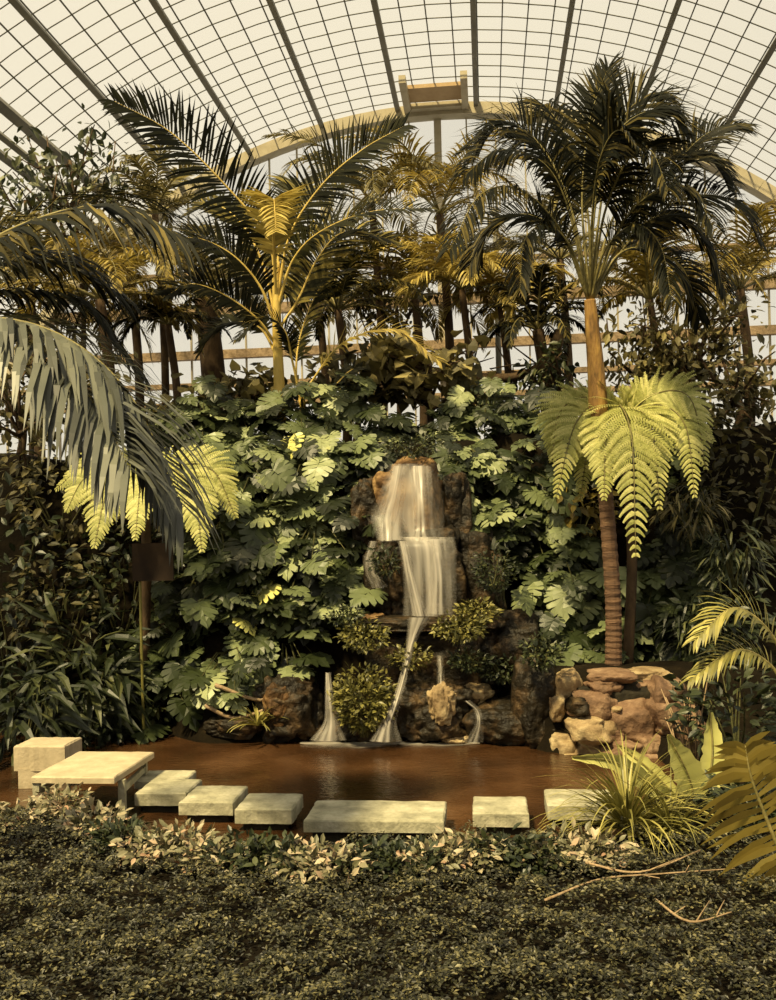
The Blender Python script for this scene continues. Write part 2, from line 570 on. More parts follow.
# ---- generic leafy plant
def leafy(name, base, r, h, n, size, mat, label, cat='plant', group=None, tint=(.1, .8), tmpl=OVAL, updown=.2, stems=6, stemmat='stem', z0=.1, kind=None, shell=.55, oblong=1.0):
    base = np.asarray(base, float)
    e = empty(name, base)
    tag(e, label, cat, group, kind)
    lf, st = MB(), MB()
    for i in range(n):
        d = unit(rv() * np.array((1, 1, 1)))
        q = shell + (1 - shell) * rng.random()
        off = np.array((d[0] * r * q, d[1] * r * q * oblong, z0 * h + (d[2] * .5 + .5) * h * (1 - z0) * (q if d[2] > 0 else 1)))
        y = unit(np.array((d[0], d[1] - .25, d[2] * .4 + updown)) + rv(.45))
        nn = unit(np.array((d[0] * .4, d[1] * .4 - .2, .9)) + rv(.35))
        s = size * (.6 + .7 * rng.random())
        V, Fc = tmpl
        lf.add(frame(base + off, y, nn, s)(V), Fc, tint[0] + (tint[1] - tint[0]) * rng.random() ** 1.4)
    lf.build('foliage', M[mat], e)
    for i in range(stems):
        a = rng.uniform(0, 6.28)
        q = base + np.array((math.cos(a) * r * .6, math.sin(a) * r * .6 * oblong, h * rng.uniform(.5, .85)))
        st.tube([base + rv(.02) * np.array((1, 1, 0)), (base + q) / 2 + rv(.02 * h), q], [.012 + .004 * h, .010, .006], 5)
    st.build('stem', M[stemmat], e)
    return e

# ---- rocks
def ico(sub):
    import bmesh
    bm = bmesh.new()
    bmesh.ops.create_icosphere(bm, subdivisions=sub, radius=1)
    V = np.array([v.co[:] for v in bm.verts])
    Fc = [tuple(v.index for v in f.verts) for f in bm.faces]
    bm.free()
    return V, Fc
ICO4, ICO3 = ico(5), ico(4)

def rock_mesh(mb, c, dim, seed, rough=.22, power=2.6, fine=.07, lvl=ICO4, rz=0.):
    V, Fc = lvl
    out = np.empty_like(V)
    k = 2.0 / power
    cz, sz = math.cos(rz), math.sin(rz)
    for i, v in enumerate(V):
        a = np.sign(v) * np.abs(v) ** k
        a /= max(1e-6, np.linalg.norm(a)) ** .35
        q = Vector(v) * 1.3 + Vector((seed * 7.1, seed * 3.3, seed))
        f = 1 + rough * noise.noise(q) * 1.6 + fine * noise.noise(q * 4) * 1.6 + fine * .5 * noise.noise(q * 10)
        x, y, z = a * f * np.array(dim)
        out[i] = (c[0] + x * cz - y * sz, c[1] + x * sz + y * cz, c[2] + z)
    mb.add(out, Fc)

def rock(name, c, dim, seed, mat, label, group=None, **kw):
    mb = MB()
    rock_mesh(mb, c, dim, seed, **kw)
    o = mb.build(name, M[mat], origin=(c[0], c[1], c[2] - dim[2]), smooth=True)
    return tag(o, label, 'rock', group)

# ================================================================== THE BUILDING
YAW = math.radians(6)
ax = np.array((math.sin(YAW), math.cos(YAW), 0.))      # along the vault
ac = np.array((math.cos(YAW), -math.sin(YAW), 0.))     # across it
UP = np.array((0, 0, 1.))
apex = P(437, 106, 26.5)
R = 15.4
C0 = np.array((apex[0], apex[1], apex[2] - R))          # centre of the end arch

def vault(th, s, r=R):
    """th = angle from the crown (positive to the right), s = metres from the end wall towards the camera"""
    return C0 + ac * r * math.sin(th) + UP * r * math.cos(th) - ax * s

def struct(o):
    o['kind'] = 'structure'
    return o

m = MB()
nth, ns = 64, 12
V = [vault(-1.5 + 3.0 * i / nth, -0.05 + 32 * j / ns) for j in range(ns + 1) for i in range(nth + 1)]
Fc = [(j * (nth + 1) + i, j * (nth + 1) + i + 1, (j + 1) * (nth + 1) + i + 1, (j + 1) * (nth + 1) + i) for j in range(ns) for i in range(nth)]
m.add(V, Fc)
ceil = struct(m.build('ceiling', M['roof_glass'], origin=C0))
# thin glazing bars: squares of about 0.6 m
m = MB()
dth = .58 / R
k = int(1.45 / dth)
for i in range(-k, k + 1):
    th = i * dth
    a, b = vault(th, 0, R - .03), vault(th, 24, R - .03)
    rd = ac * math.sin(th) + UP * math.cos(th)
    tg = ac * math.cos(th) - UP * math.sin(th)
    m.box((a + b) / 2, tg * .014, (b - a) / 2, rd * .02)
for j in range(1, 42):
    s = j * .58
    pts = [vault(-1.45 + 2.9 * q / 48, s, R - .03) for q in range(49)]
    m.tube(pts, .014, 4)
m.build('glazing_bars', M['dark_bar'], ceil)
# heavier rafters running along the vault
m = MB()
for i in range(-8, 9):
    th = (i + .5) * 2.18 / R
    a, b = vault(th, 0, R - .1), vault(th, 24, R - .1)
    rd = ac * math.sin(th) + UP * math.cos(th)
    tg = ac * math.cos(th) - UP * math.sin(th)
    m.box((a + b) / 2, tg * .06, (b - a) / 2, rd * .09)
m.build('rafters', M['grey_beam'], ceil)
# two deep rails on the left slope
m = MB()
for th, w in ((-.60, .10), (-.655, .07), (-.95, .08), (.95, .08)):
    a, b = vault(th, 0, R - .35), vault(th, 24, R - .35)
    rd = ac * math.sin(th) + UP * math.cos(th)
    tg = ac * math.cos(th) - UP * math.sin(th)
    m.box((a + b) / 2, tg * w, (b - a) / 2, rd * .12)
m.build('rails', M['grey_beam'], ceil)
# arched ribs
m = MB()
for s0, r0, hw in ((.15, R - .22, .2),):
    for i in range(60):
        t0, t1 = -1.5 + 3 * i / 60, -1.5 + 3 * (i + 1) / 60
        a, b = vault(t0, s0, r0), vault(t1, s0, r0)
        tm = (t0 + t1) / 2
        rd = ac * math.sin(tm) + UP * math.cos(tm)
        m.box((a + b) / 2, (b - a) / 2 * 1.02, rd * .16, ax * hw)
m.build('rib', M['beam'], ceil)
# vent hatch at the crown
m = MB()
c = vault(0.0, 1.1, R - .12)
m.box(c + ax * .0, ac * .72, ax * .42, UP * .05)
m.build('vent_panel', M['tan_panel'], ceil)
m = MB()
for sg in (-1, 1):
    m.box(vault(sg * .8 / R, 1.2, R - .2), ac * .09, ax * 1.0, UP * .1)
m.box(vault(0, .45, R - .22), ac * .8, ax * .14, UP * .08)
m.build('vent_frame', M['beam'], ceil)

# end wall: whitewashed glass under the arch, with mullions and transoms
m = MB()
pts = [vault(-1.5 + 3 * i / 48, -.1, R) for i in range(49)]
m.add([C0 + ax * .1 - UP * 0] + pts, [(0, i + 1, i + 2) for i in range(48)])
wall = struct(m.build('wall_end', M['wall_glass'], origin=C0))
m = MB()
for i in range(-16, 17):
    x = i * .8
    top = math.sqrt(max(.1, R * R - x * x))
    m.box(C0 + ac * x + UP * top / 2, ac * (.10 if i == 0 else .02), ax * .05, UP * top / 2)
m.build('mullions', M['beam'], wall)
m = MB()
for py, hw, in ((262, .05), (300, .14), (345, .12), (376, .07), (396, .07)):
    z = P(437, py, 26.4)[2] - C0[2]
    x = math.sqrt(R * R - z * z)
    m.box(C0 + UP * z - ax * .1, ac * x, ax * .12, UP * hw)
m.build('transoms', M['twig'], wall)

# ================================================================== GROUND
m = MB()
xs = np.arange(-10, 10.01, .14)
ys = np.concatenate([np.arange(3.0, 16.0, .14), np.arange(16, 28.5, .7)])
V = [(x, y, G(x, y)) for y in ys for x in xs]
nx = len(xs)
Fc = [(j * nx + i, j * nx + i + 1, (j + 1) * nx + i + 1, (j + 1) * nx + i) for j in range(len(ys) - 1) for i in range(nx - 1)]
m.add(V, Fc)
struct(m.build('ground', M['soil'], smooth=True))
m = MB()
for x0, x1, y0, y1, z in ((-16, -9.9, -10, 29, .25), (9.9, 16, -10, 29, .25), (-10, 10, -10, 3.02, .18)):
    m.add([(x0, y0, z), (x1, y0, z), (x1, y1, z), (x0, y1, z)], [(0, 1, 2, 3)])
o = m.build('ground_border', M['soil'])
struct(o)
m = MB()
m.box((0, -8, 3), (15, 0, 0), (0, .15, 0), (0, 0, 3.2))
struct(m.build('unseen_fill_blocker', M['bark']))  # unseen wall added behind the camera to cut flat frontal fill
m = MB()
gx, gy = np.arange(-10, 3.21, .3), np.arange(7.2, 13.61, .3)
V = [(x, y, 0.) for y in gy for x in gx]
nx = len(gx)
m.add(V, [(j * nx + i, j * nx + i + 1, (j + 1) * nx + i + 1, (j + 1) * nx + i) for j in range(len(gy) - 1) for i in range(nx - 1)])
struct(m.build('water', M['water']))

# ================================================================== LAWN of creeping plants (uncountable)
m = MB()
V0, F0 = SMALL
cnt = 0
while cnt < 100000:
    y = 4.0 + 4.6 * rng.random()
    x = rng.uniform(-.60, .60) * y
    if y > yfront(x) - .35:
        continue
    q = noise.noise(Vector((x * 4, y * 4, 0))) + .5 * noise.noise(Vector((x * 11, y * 11, 5)))
    if q < -.28 and rng.random() < .8:
        continue
    hh = .04 + .13 * max(0, q + .35) + .03 * rng.random()
    p = np.array((x, y, G(x, y) + hh))
    yv = unit(rv() * np.array((1, 1, .35)))
    nn = unit(np.array((0, -.15, 1)) + rv(.35))
    m.add(frame(p, yv, nn, .020 + .018 * rng.random())(V0), F0, min(1, max(0, .35 + q * .35 + .28 * rng.standard_normal())))
    cnt += 1
o = m.build('creeping_groundcover', M['lawn'])
tag(o, 'dense dark green mat of tiny leaves filling the foreground', 'groundcover', kind='stuff')

# ================================================================== WATERFALL ROCKS
G1 = 'rocks of the waterfall'
def rk(name, px, py, d, w, h, dep, seed, mat, label, **kw):
    """centre pixel, distance, width/height in pixels, depth in metres"""
    c = P(px, py, d)
    s = d / F
    return rock(name, c, (w * s / 2, dep / 2, h * s / 2), seed, mat, label, G1, **kw)

rk('rock', 412, 503, 13.05, 66, 84, 1.1, 1, 'rock_gold', 'ochre rock face under the highest veil of water', power=3.4, rough=.25)
rk('rock', 424, 578, 12.75, 92, 92, 1.2, 2, 'rock', 'dark wet rock block behind the middle curtain of water', power=4.5, rough=.15)
rk('rock', 386, 580, 12.85, 46, 90, 1.0, 3, 'rock', 'narrow dark rock between the middle curtain and the side trickle', power=3.5)
rk('rock', 476, 582, 12.9, 56, 96, 1.0, 4, 'rock', 'dark cracked rock to the right of the middle curtain', power=3.6)
rk('rock_ledge', 424, 622, 12.3, 158, 15, 1.1, 5, 'rock', 'long flat rock ledge where the middle curtain lands', power=5, rough=.08)
rk('rock', 430, 664, 12.3, 128, 84, .9, 6, 'rock', 'dark mossy rock face below the long ledge', power=4, rough=.18)
rk('rock', 505, 652, 12.4, 76, 78, 1.0, 7, 'rock', 'brown streaked rock right of the ledge beside the monstera', power=3.4)
rk('boulder', 434, 712, 11.75, 88, 62, .8, 8, 'rock', 'rounded dark boulder at the pool edge below the falls', rough=.2, fine=.12)
rk('boulder', 441, 706, 11.45, 26, 40, .35, 19, 'rock_pale', 'pale yellow stone leaning on the rounded dark boulder', rough=.3, fine=.12)
rk('boulder', 472, 695, 11.85, 44, 22, .5, 9, 'rock_pale', 'small tan stone right of the rounded dark boulder')
rk('boulder', 508, 722, 11.6, 84, 44, .8, 10, 'rock', 'broad low brown boulder between the falls and the stone wall', rough=.15)
rk('boulder', 290, 708, 12.0, 66, 66, .8, 11, 'rock', 'brown boulder left of the lower left trickle', rough=.25, fine=.12)
rk('boulder', 279, 704, 11.7, 26, 40, .3, 12, 'rock_gold', 'yellow patched stone on the brown boulder left of the falls', rough=.3)
rk('boulder', 240, 724, 12.0, 64, 26, .6, 13, 'rock', 'low dark boulder at the pool edge under the spiky rosette', rough=.2)
rk('boulder', 356, 724, 11.95, 66, 30, .7, 14, 'rock', 'low dark boulder under the round yellow green shrub', rough=.2)
rk('boulder', 172, 712, 12.9, 34, 40, .4, 15, 'rock_gold', 'ochre stone leaning at the far left pool bank', rough=.25)
rk('boulder', 536, 704, 11.25, 40, 84, .5, 44, 'rock', 'tall dark rock left of the stone wall end', rough=.3)
rk('boulder', 456, 739, 11.5, 26, 9, .3, 16, 'rock_pale', 'small flat pale stone at the waterline')
rk('boulder', 372, 618, 12.2, 30, 10, .3, 17, 'rock_gold', 'thin tan stone on the left end of the long ledge')

rk('rock', 368, 520, 13.1, 34, 80, .8, 42, 'rock', 'dark rock at the left of the highest veil', power=3)
rk('rock', 455, 512, 13.0, 30, 84, .8, 43, 'rock', 'brown rock at the right of the highest veil', power=3)

# ---- falling water
wf = empty('waterfall', P(412, 740, 11.9))
tag(wf, 'silky white waterfall dropping over rock tiers into the pool', 'waterfall')
def veil(pts, name='water_curtain', mat='veil', cols=10, bulge=.06):
    """pts: (px, py, width px, distance)"""
    rows = 24
    ctrl = [np.array(p, float) for p in pts]
    Cn = spline(ctrl, rows)
    mb = MB()
    V, uv = [], []
    seed = rng.random() * 50
    for j, q in enumerate(Cn):
        for i in range(cols + 1):
            u = i / cols
            p = P(q[0] + (u - .5) * q[2], q[1], q[3])
            p[1] -= bulge * math.sin(u * math.pi) + .03 * noise.noise(Vector((u * 6 + seed, j * .15, 0)))
            V.append(p)
            uv.append((u, j / rows))
    Fc = [(j * (cols + 1) + i, j * (cols + 1) + i + 1, (j + 1) * (cols + 1) + i + 1, (j + 1) * (cols + 1) + i) for j in range(rows) for i in range(cols)]
    mb.add(V, Fc)
    o = mb.build(name, M[mat], wf, smooth=True)
    ul = o.data.uv_layers.new(name='UVMap')
    for lp in o.data.loops:
        ul.data[lp.index].uv = uv[lp.vertex_index]
    return o
veil([(412, 464, 48, 12.5), (411, 490, 62, 12.36), (408, 515, 76, 12.3), (410, 540, 68, 12.1)], mat='veil_thin')
veil([(399, 466, 14, 12.4), (394, 495, 20, 12.3), (388, 518, 26, 12.25), (388, 541, 20, 12.1)])
veil([(420, 466, 24, 12.4), (422, 500, 22, 12.2), (423, 525, 22, 12.15), (424, 541, 30, 12.05)])
veil([(424, 537, 62, 12.1), (428, 550, 58, 11.95), (430, 590, 54, 11.9), (430, 616, 56, 11.85)])
veil([(436, 539, 28, 12.0), (440, 575, 24, 11.87), (440, 614, 26, 11.8)])
veil([(403, 541, 10, 12.05), (410, 575, 10, 11.85), (420, 616, 16, 11.8)])
veil([(374, 541, 10, 12.4), (370, 565, 14, 12.3), (380, 588, 18, 12.25)], 'water_trickle', 'veil_thin')
veil([(420, 617, 26, 11.72), (412, 640, 12, 11.72), (406, 668, 9, 11.55), (397, 700, 11, 11.3), (389, 722, 16, 11.22), (386, 741, 34, 11.18)], 'water_trickle')
veil([(440, 655, 8, 11.75), (441, 690, 9, 11.5)], 'water_trickle', 'veil_thin')
veil([(328, 672, 6, 11.6), (330, 700, 11, 11.45), (331, 722, 16, 11.4), (328, 740, 38, 11.35)], 'water_trickle')
veil([(466, 700, 8, 11.3), (477, 710, 8, 11.2), (479, 724, 9, 11.12), (474, 742, 20, 11.08)], 'water_trickle', 'veil_thin')
# foam lying on the pool below the falls
for a, b, w in (((300, 743), (400, 743), .26), ((380, 743), (480, 743), .20)):
    p, q = Q(*a, .015), Q(*b, .015)
    mb = MB()
    V, uv, rows = [], [], 20
    for j in range(rows + 1):
        t = j / rows
        c = p + (q - p) * t
        ww = w * math.sin(math.pi * (.06 + .88 * t)) * (1 + .4 * noise.noise(Vector((t * 9, w, 0))))
        for i in range(5):
            V.append(c + np.array((0, (i / 4 - .5) * ww * 2, 0)))
            uv.append((i / 4, t))
    mb.add(V, [(j * 5 + i, j * 5 + i + 1, (j + 1) * 5 + i + 1, (j + 1) * 5 + i) for j in range(rows) for i in range(4)])
    o = mb.build('foam', M['veil'], wf)
    ul = o.data.uv_layers.new(name='UVMap')
    for lp in o.data.loops:
        ul.data[lp.index].uv = uv[lp.vertex_index]

# ================================================================== STONE WALL round the palm bed
sw = empty('stone_wall', P(615, 755, 10.9))
tag(sw, 'low mortared wall of pinkish brown stones under the right palm', 'wall')
stones = [(566, 690, 26, 36, 'rock_pale'), (602, 687, 32, 15, 'rock_pink'), (640, 686, 30, 15, 'rock_pink'), (665, 692, 30, 28, 'rock_pink'),
          (592, 703, 42, 26, 'rock_pink'), (636, 699, 20, 14, 'rock_pink'), (590, 728, 40, 24, 'rock_pale'), (631, 722, 46, 42, 'rock_pink'),
          (564, 720, 28, 28, 'rock_pale'), (667, 716, 34, 34, 'rock_pink'), (562, 744, 26, 22, 'rock_pale'), (590, 748, 34, 16, 'rock_pale'),
          (622, 750, 34, 18, 'rock_pink'), (655, 745, 34, 24, 'rock_pink'), (572, 677, 30, 12, 'rock_pale'), (688, 730, 26, 40, 'rock_pink'),
          (612, 709, 14, 12, 'rock_pale'), (553, 733, 16, 16, 'rock'), (690, 700, 22, 24, 'rock'), (612, 676, 40, 10, 'rock_pink'), (648, 674, 34, 10, 'rock_pale'),
          (578, 705, 18, 16, 'rock'), (612, 735, 18, 18, 'rock_pink'), (652, 706, 16, 18, 'rock_pale'), (554, 705, 14, 26, 'rock_pale'), (645, 758, 34, 16, 'rock_pink'), (578, 758, 40, 12, 'rock_pale'), (610, 760, 34, 12, 'rock_gold'), (680, 750, 30, 18, 'rock_pink'), (552, 752, 22, 12, 'rock_pale')]
for i, (px, py, w, h, mt) in enumerate(stones):
    d = 10.85 + .12 * ((i * 7) % 3) - (py - 715) * .004 + (.25 if px < 575 else 0)
    s = d / F
    mb = MB()
    rock_mesh(mb, P(px, py, d), (w * s * .57, .26, h * s * .57), 20 + i, rough=.28, power=3.2, fine=.06, lvl=ICO3)
    mb.build('stone', M[mt], sw, smooth=True)
mb = MB()
rock_mesh(mb, P(625, 715, 11.25), (.82, .38, .46), 51, rough=.08, power=6, fine=.03)
mb.build('mortar', M['plinth'], sw, smooth=True)

# ================================================================== STEPPING SLABS
def bevel_box(mb, c, hx, hy, hz, yaw, seed, ch=.02, wob=.003):
    X = np.array((math.cos(yaw), -math.sin(yaw), 0.)); Y = np.array((math.sin(yaw), math.cos(yaw), 0.))
    nxx = max(4, int(hx / .05)); r = np.random.default_rng(seed)
    # rounded rectangle outline swept through four levels
    out = []
    k = 10
    for (sx, sy) in ((1, 1), (-1, 1), (-1, -1), (1, -1)):
        out.append((sx * (hx - ch), sy * (hy - ch)))
    ring = []
    for i in range(4):
        a, b = np.array(out[i]), np.array(out[(i + 1) % 4])
        for q in range(k):
            ring.append(a + (b - a) * q / k)
    ring = np.array(ring)
    nrm = ring / np.maximum(np.abs(ring).max(axis=1, keepdims=True), 1e-6)
    V = []
    n = len(ring)
    jx = r.normal(0, wob, (n, 2))
    lv = [(-hz, ch), (-hz + ch, ch + .0), (hz - ch * .6, ch), (hz, ch * .35)]
    for z, g in lv:
        for i in range(n):
            e = ring[i] * (1 + g / max(hx, hy)) + jx[i]
            V.append(c + X * e[0] + Y * e[1] + UP * (z + (r.normal(0, .002) if z == hz else 0)))
    Fc = []
    for l in range(3):
        for i in range(n):
            i2 = (i + 1) % n
            Fc.append((l * n + i, l * n + i2, (l + 1) * n + i2, (l + 1) * n + i))
    Fc.append(tuple(3 * n + i for i in range(n)))
    Fc.append(tuple(i for i in range(n))[::-1])
    mb.add(V, Fc)

def slab(x0, x1, y, D, th, label, zt=.2, mat='slab', yaw=YAW, g='stepping slabs crossing the pool', plinth=True):
    """front top edge from pixel x0 to x1 at row y, D = depth in metres"""
    a, b = Q(x0, y, zt), Q(x1, y, zt)
    w = np.linalg.norm(b - a)
    Y = np.array((math.sin(yaw), math.cos(yaw), 0.))
    c = (a + b) / 2 + Y * D / 2
    e = empty('stepping_slab', (c[0], c[1], -.35))
    tag(e, label, 'stepping stone', g)
    mb = MB()
    bevel_box(mb, c - UP * th / 2, w / 2, D / 2, th / 2, yaw, int(x0))
    mb.build('slab', M[mat], e)
    mb = MB()
    hp = (zt - th + .35) / 2
    bevel_box(mb, np.array((c[0], c[1], -.35 + hp)), w / 2 - .06, D / 2 - .06, hp - .001, yaw, int(x0) + 1)
    mb.build('plinth', M['plinth'], e)
slab(303, 444, 821, .60, .10, 'long rectangular concrete slab in the middle of the stepping row')
slab(472, 529, 813, .50, .12, 'square mossy slab just right of the long slab')
slab(547, 618, 805, .50, .13, 'slab at the right end of the row, half under the grass tuft')
slab(234, 292, 809, .50, .13, 'square slab just left of the long slab')
slab(178, 233, 802, .55, .12, 'grey square slab, second to the left of the long slab')
slab(134, 186, 793, .50, .12, 'tilted looking square slab in front of the rearmost one')
slab(133, 184, 781, .42, .08, 'rearmost small slab beside the concrete table bench')

# concrete table-like platform at the left
a, b = Q(20, 777, .42), Q(108, 775, .42)
Y = np.array((math.sin(YAW * 3), math.cos(YAW * 3), 0.))
c = (a + b) / 2 + Y * .48
e = empty('concrete_platform', (c[0], c[1], -.35))
tag(e, 'pale concrete platform on thin legs at the left pool edge', 'platform')
mb = MB(); bevel_box(mb, c - UP * .03, np.linalg.norm(b - a) / 2, .5, .03, YAW * 1.2, 5)
mb.build('top', M['slab_pale'], e)
for dx, dy in ((-.42, -.4), (.36, -.38), (-.42, .4), (.36, .4)):
    mb = MB(); q = c + np.array((dx, dy, 0))
    mb.box((q[0], q[1], .01), (.03, 0, 0), (0, .03, 0), (0, 0, .345))
    mb.build('leg', M['slab'], e)
for dx in (-.42, .36):
    mb = MB(); mb.box(c + np.array((dx, 0, -.16)), (.02, 0, 0), (0, .38, 0), (0, 0, .03))
    mb.build('brace', M['slab'], e)
a = Q(40, 765, .42)
mb = MB(); bevel_box(mb, a + np.array((-.26, .95, -.11)), .28, .22, .13, YAW, 9)
mb.box(a + np.array((-.26, .95, -.49)), (.25, 0, 0), (0, .2, 0), (0, 0, .28))
tag(mb.build('concrete_block', M['slab_pale'], origin=a + np.array((-.26, .95, -.77))), 'pale concrete block standing behind the platform', 'block')

# ================================================================== MONSTERA BANK
mon = [
 (165, 440, 'monstera at the top left corner of the bank, beside the pale wall gap'),
 (205, 412, 'monstera on the bank top under the shaggy brown trunk'),
 (243, 432, 'monstera just left of the golden palm trunk base'),
 (300, 420, 'monstera just right of the golden palm trunk base'),
 (345, 412, 'monstera on the bank top beneath the arching golden frond'),
 (395, 436, 'low monstera directly above the waterfall lip'),
 (446, 432, 'monstera above and slightly right of the waterfall lip'),
 (205, 470, 'monstera behind the left lime fern'),
 (255, 480, 'monstera in the left bank halfway between fern and falls, upper row'),
 (305, 470, 'sunlit monstera below the golden palm trunk'),
 (362, 462, 'monstera hanging beside the upper left of the falls'),
 (220, 525, 'monstera right beside the drooping tip of the left fern'),
 (268, 535, 'monstera in the middle of the left bank with wide split leaves'),
 (318, 528, 'monstera left of the ledge between upper and middle falls'),
 (352, 520, 'monstera whose leaves touch the upper veil of water'),
 (205, 580, 'monstera with dark leaves behind the thin post, left bank'),
 (250, 590, 'monstera with large split leaves in the lower left bank'),
 (300, 585, 'monstera with one bright yellow leaf left of the middle falls'),
 (345, 590, 'monstera beside the side trickle of the falls'),
 (185, 640, 'monstera low on the bank near the signboard post'),
 (235, 650, 'monstera with pale yellow patched leaves above the spiky rosette'),
 (285, 640, 'monstera above the brown boulder left of the falls'),
 (170, 690, 'monstera leaning over the far left of the pool bank'),
 (485, 420, 'monstera on the bank top right of the falls'),
 (530, 430, 'monstera on the bank top near the right fern'),
 (466, 462, 'monstera hanging beside the upper right of the falls'),
 (520, 480, 'monstera between the falls and the right fern, upper row'),
 (480, 520, 'monstera beside the ledge on the right of the falls'),
 (530, 530, 'grey green monstera left of the leaning ringed trunk, middle row'),
 (500, 560, 'monstera over the dark cracked rock right of the falls'),
 (560, 560, 'monstera beneath the left arm of the right fern'),
 (545, 610, 'monstera with one lime leaf low on the right bank'),
 (590, 600, 'monstera climbing the foot of the ringed palm trunk'),
 (655, 585, 'monstera right of the ringed palm trunk under the fern'),
 (600, 640, 'monstera just above the stone wall by the palm foot'),
 (560, 650, 'dark monstera behind the left end of the stone wall'),
 (650, 630, 'monstera tinted as in deep shade above the right end of the stone wall'),
 (690, 560, 'monstera at the far right behind the shaggy leaf cluster'),
 (575, 450, 'monstera behind the left arm of the right fern'),
 (650, 450, 'monstera behind the right arm of the right fern'),
]
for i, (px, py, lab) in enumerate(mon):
    yel = 2 if any(w in lab for w in ('yellow', 'lime leaf', 'sunlit')) else 0  # for the sunlit plant the light is put into yellow leaf colour
    dk = 'dark' in lab or 'shade' in lab or px < 190  # darker leaf tint; for the plant in shade, shade put into colour
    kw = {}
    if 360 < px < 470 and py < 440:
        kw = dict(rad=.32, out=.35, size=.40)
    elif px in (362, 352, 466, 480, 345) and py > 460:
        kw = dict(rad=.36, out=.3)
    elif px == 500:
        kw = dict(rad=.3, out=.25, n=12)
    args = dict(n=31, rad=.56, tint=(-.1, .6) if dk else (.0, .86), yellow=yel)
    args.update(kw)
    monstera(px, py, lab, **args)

# ================================================================== PALMS
def trunk(parent, pts, r0, r1, mat, rings=0, bulge=.0, name='trunk', k=40):
    C = spline(pts, k)
    mb = MB()
    rad = []
    for i in range(k + 1):
        t = i / k
        r = r0 + (r1 - r0) * t
        if rings:
            r *= 1 + .10 * (i % 2)
        rad.append(r)
    mb.tube(C, rad, 12)
    return mb.build(name, M[mat], parent, smooth=not rings)

M['ringed'] = rough_mat('ringed_trunk', [(.3, (.05, .03, .02)), (.6, (.16, .09, .05)), (.75, (.30, .20, .11))], 3, stretch=(1, 1, 5), rough=.8)
M['crownshaft'] = rough_mat('orange_brown_sheath', [(.32, (.05, .035, .012)), (.48, (.26, .14, .04)), (.66, (.46, .27, .07))], 6, stretch=(2, 2, .5), rough=.6)

# right palm
D = 11.7
base = P(614, 688, D)
base[2] = G(base[0], base[1]) - .02
rp = empty('ringed_trunk_palm', base)
tag(rp, 'tall dark palm with ringed brown trunk rising from the stone wall', 'palm tree')
trunk(rp, [base, P(613, 600, D), P(606, 500, D), P(599, 415, D)], .10, .082, 'ringed', rings=1, k=64)
trunk(rp, [P(599, 420, D), P(596, 370, D), P(592, 325, D), P(590, 300, D)], .125, .07, 'crownshaft', name='crownshaft')
ct = P(589, 305, D)
RF = [
 ([(588, 300), (570, 215), (545, 165), (500, 150), (465, 175)], -1.0, .62),
 ([(588, 300), (560, 230), (520, 190), (480, 195), (450, 250)], -1.6, .6),
 ([(590, 300), (582, 200), (590, 120), (608, 68)], .4, .55),
 ([(590, 300), (596, 200), (620, 130), (660, 110), (690, 130)], -.6, .62),
 ([(592, 300), (612, 220), (650, 165), (700, 155), (730, 180)], .5, .62),
 ([(592, 300), (620, 245), (665, 215), (705, 240), (725, 290)], -.6, .62),
 ([(590, 300), (575, 225), (560, 170), (530, 140), (505, 160)], .9, .6),
 ([(588, 300), (572, 250), (548, 225), (525, 240), (520, 290)], -1.1, .5),
 ([(591, 300), (605, 250), (635, 225), (660, 245), (672, 300)], -1.4, .5),
 ([(590, 300), (588, 215), (572, 150), (548, 110), (530, 115)], 1.0, .55),
 ([(591, 300), (604, 215), (628, 160), (650, 150), (668, 190)], -1.6, .6),
 ([(590, 300), (592, 220), (600, 160), (618, 130), (640, 150)], -1.8, .5),
 ([(592, 300), (630, 240), (680, 200), (730, 200), (760, 240)], .8, .6),
 ([(592, 300), (615, 235), (650, 195), (690, 190), (712, 225)], -1.2, .6),
 ([(590, 300), (570, 205), (540, 145), (505, 125), (470, 150)], .3, .62),
 ([(590, 300), (600, 210), (612, 140), (640, 100), (672, 108)], .2, .6),
 ([(592, 300), (622, 225), (665, 175), (705, 135), (740, 125)], .2, .62),
 ([(588, 300), (565, 240), (530, 215), (492, 225), (470, 265)], .4, .6),
 ([(591, 300), (618, 255), (650, 250), (685, 275), (700, 320)], .4, .5),
]
for pts, dd, lf in RF:
    n = len(pts)
    pp = [P(x, y, D + dd * (i / (n - 1)) ** 1.2) for i, (x, y) in enumerate(pts)]
    up = pts[-1][1] < 100
    frond(rp, pp, lf * 1.3, nrm=(rng.normal(0, .25), -.75, .65), n=72, width=.030, grav=.3 if up else .75, mat='palm_dark', tint=(.05, .85),
          start=.28, rr=.02, fwd=.7)

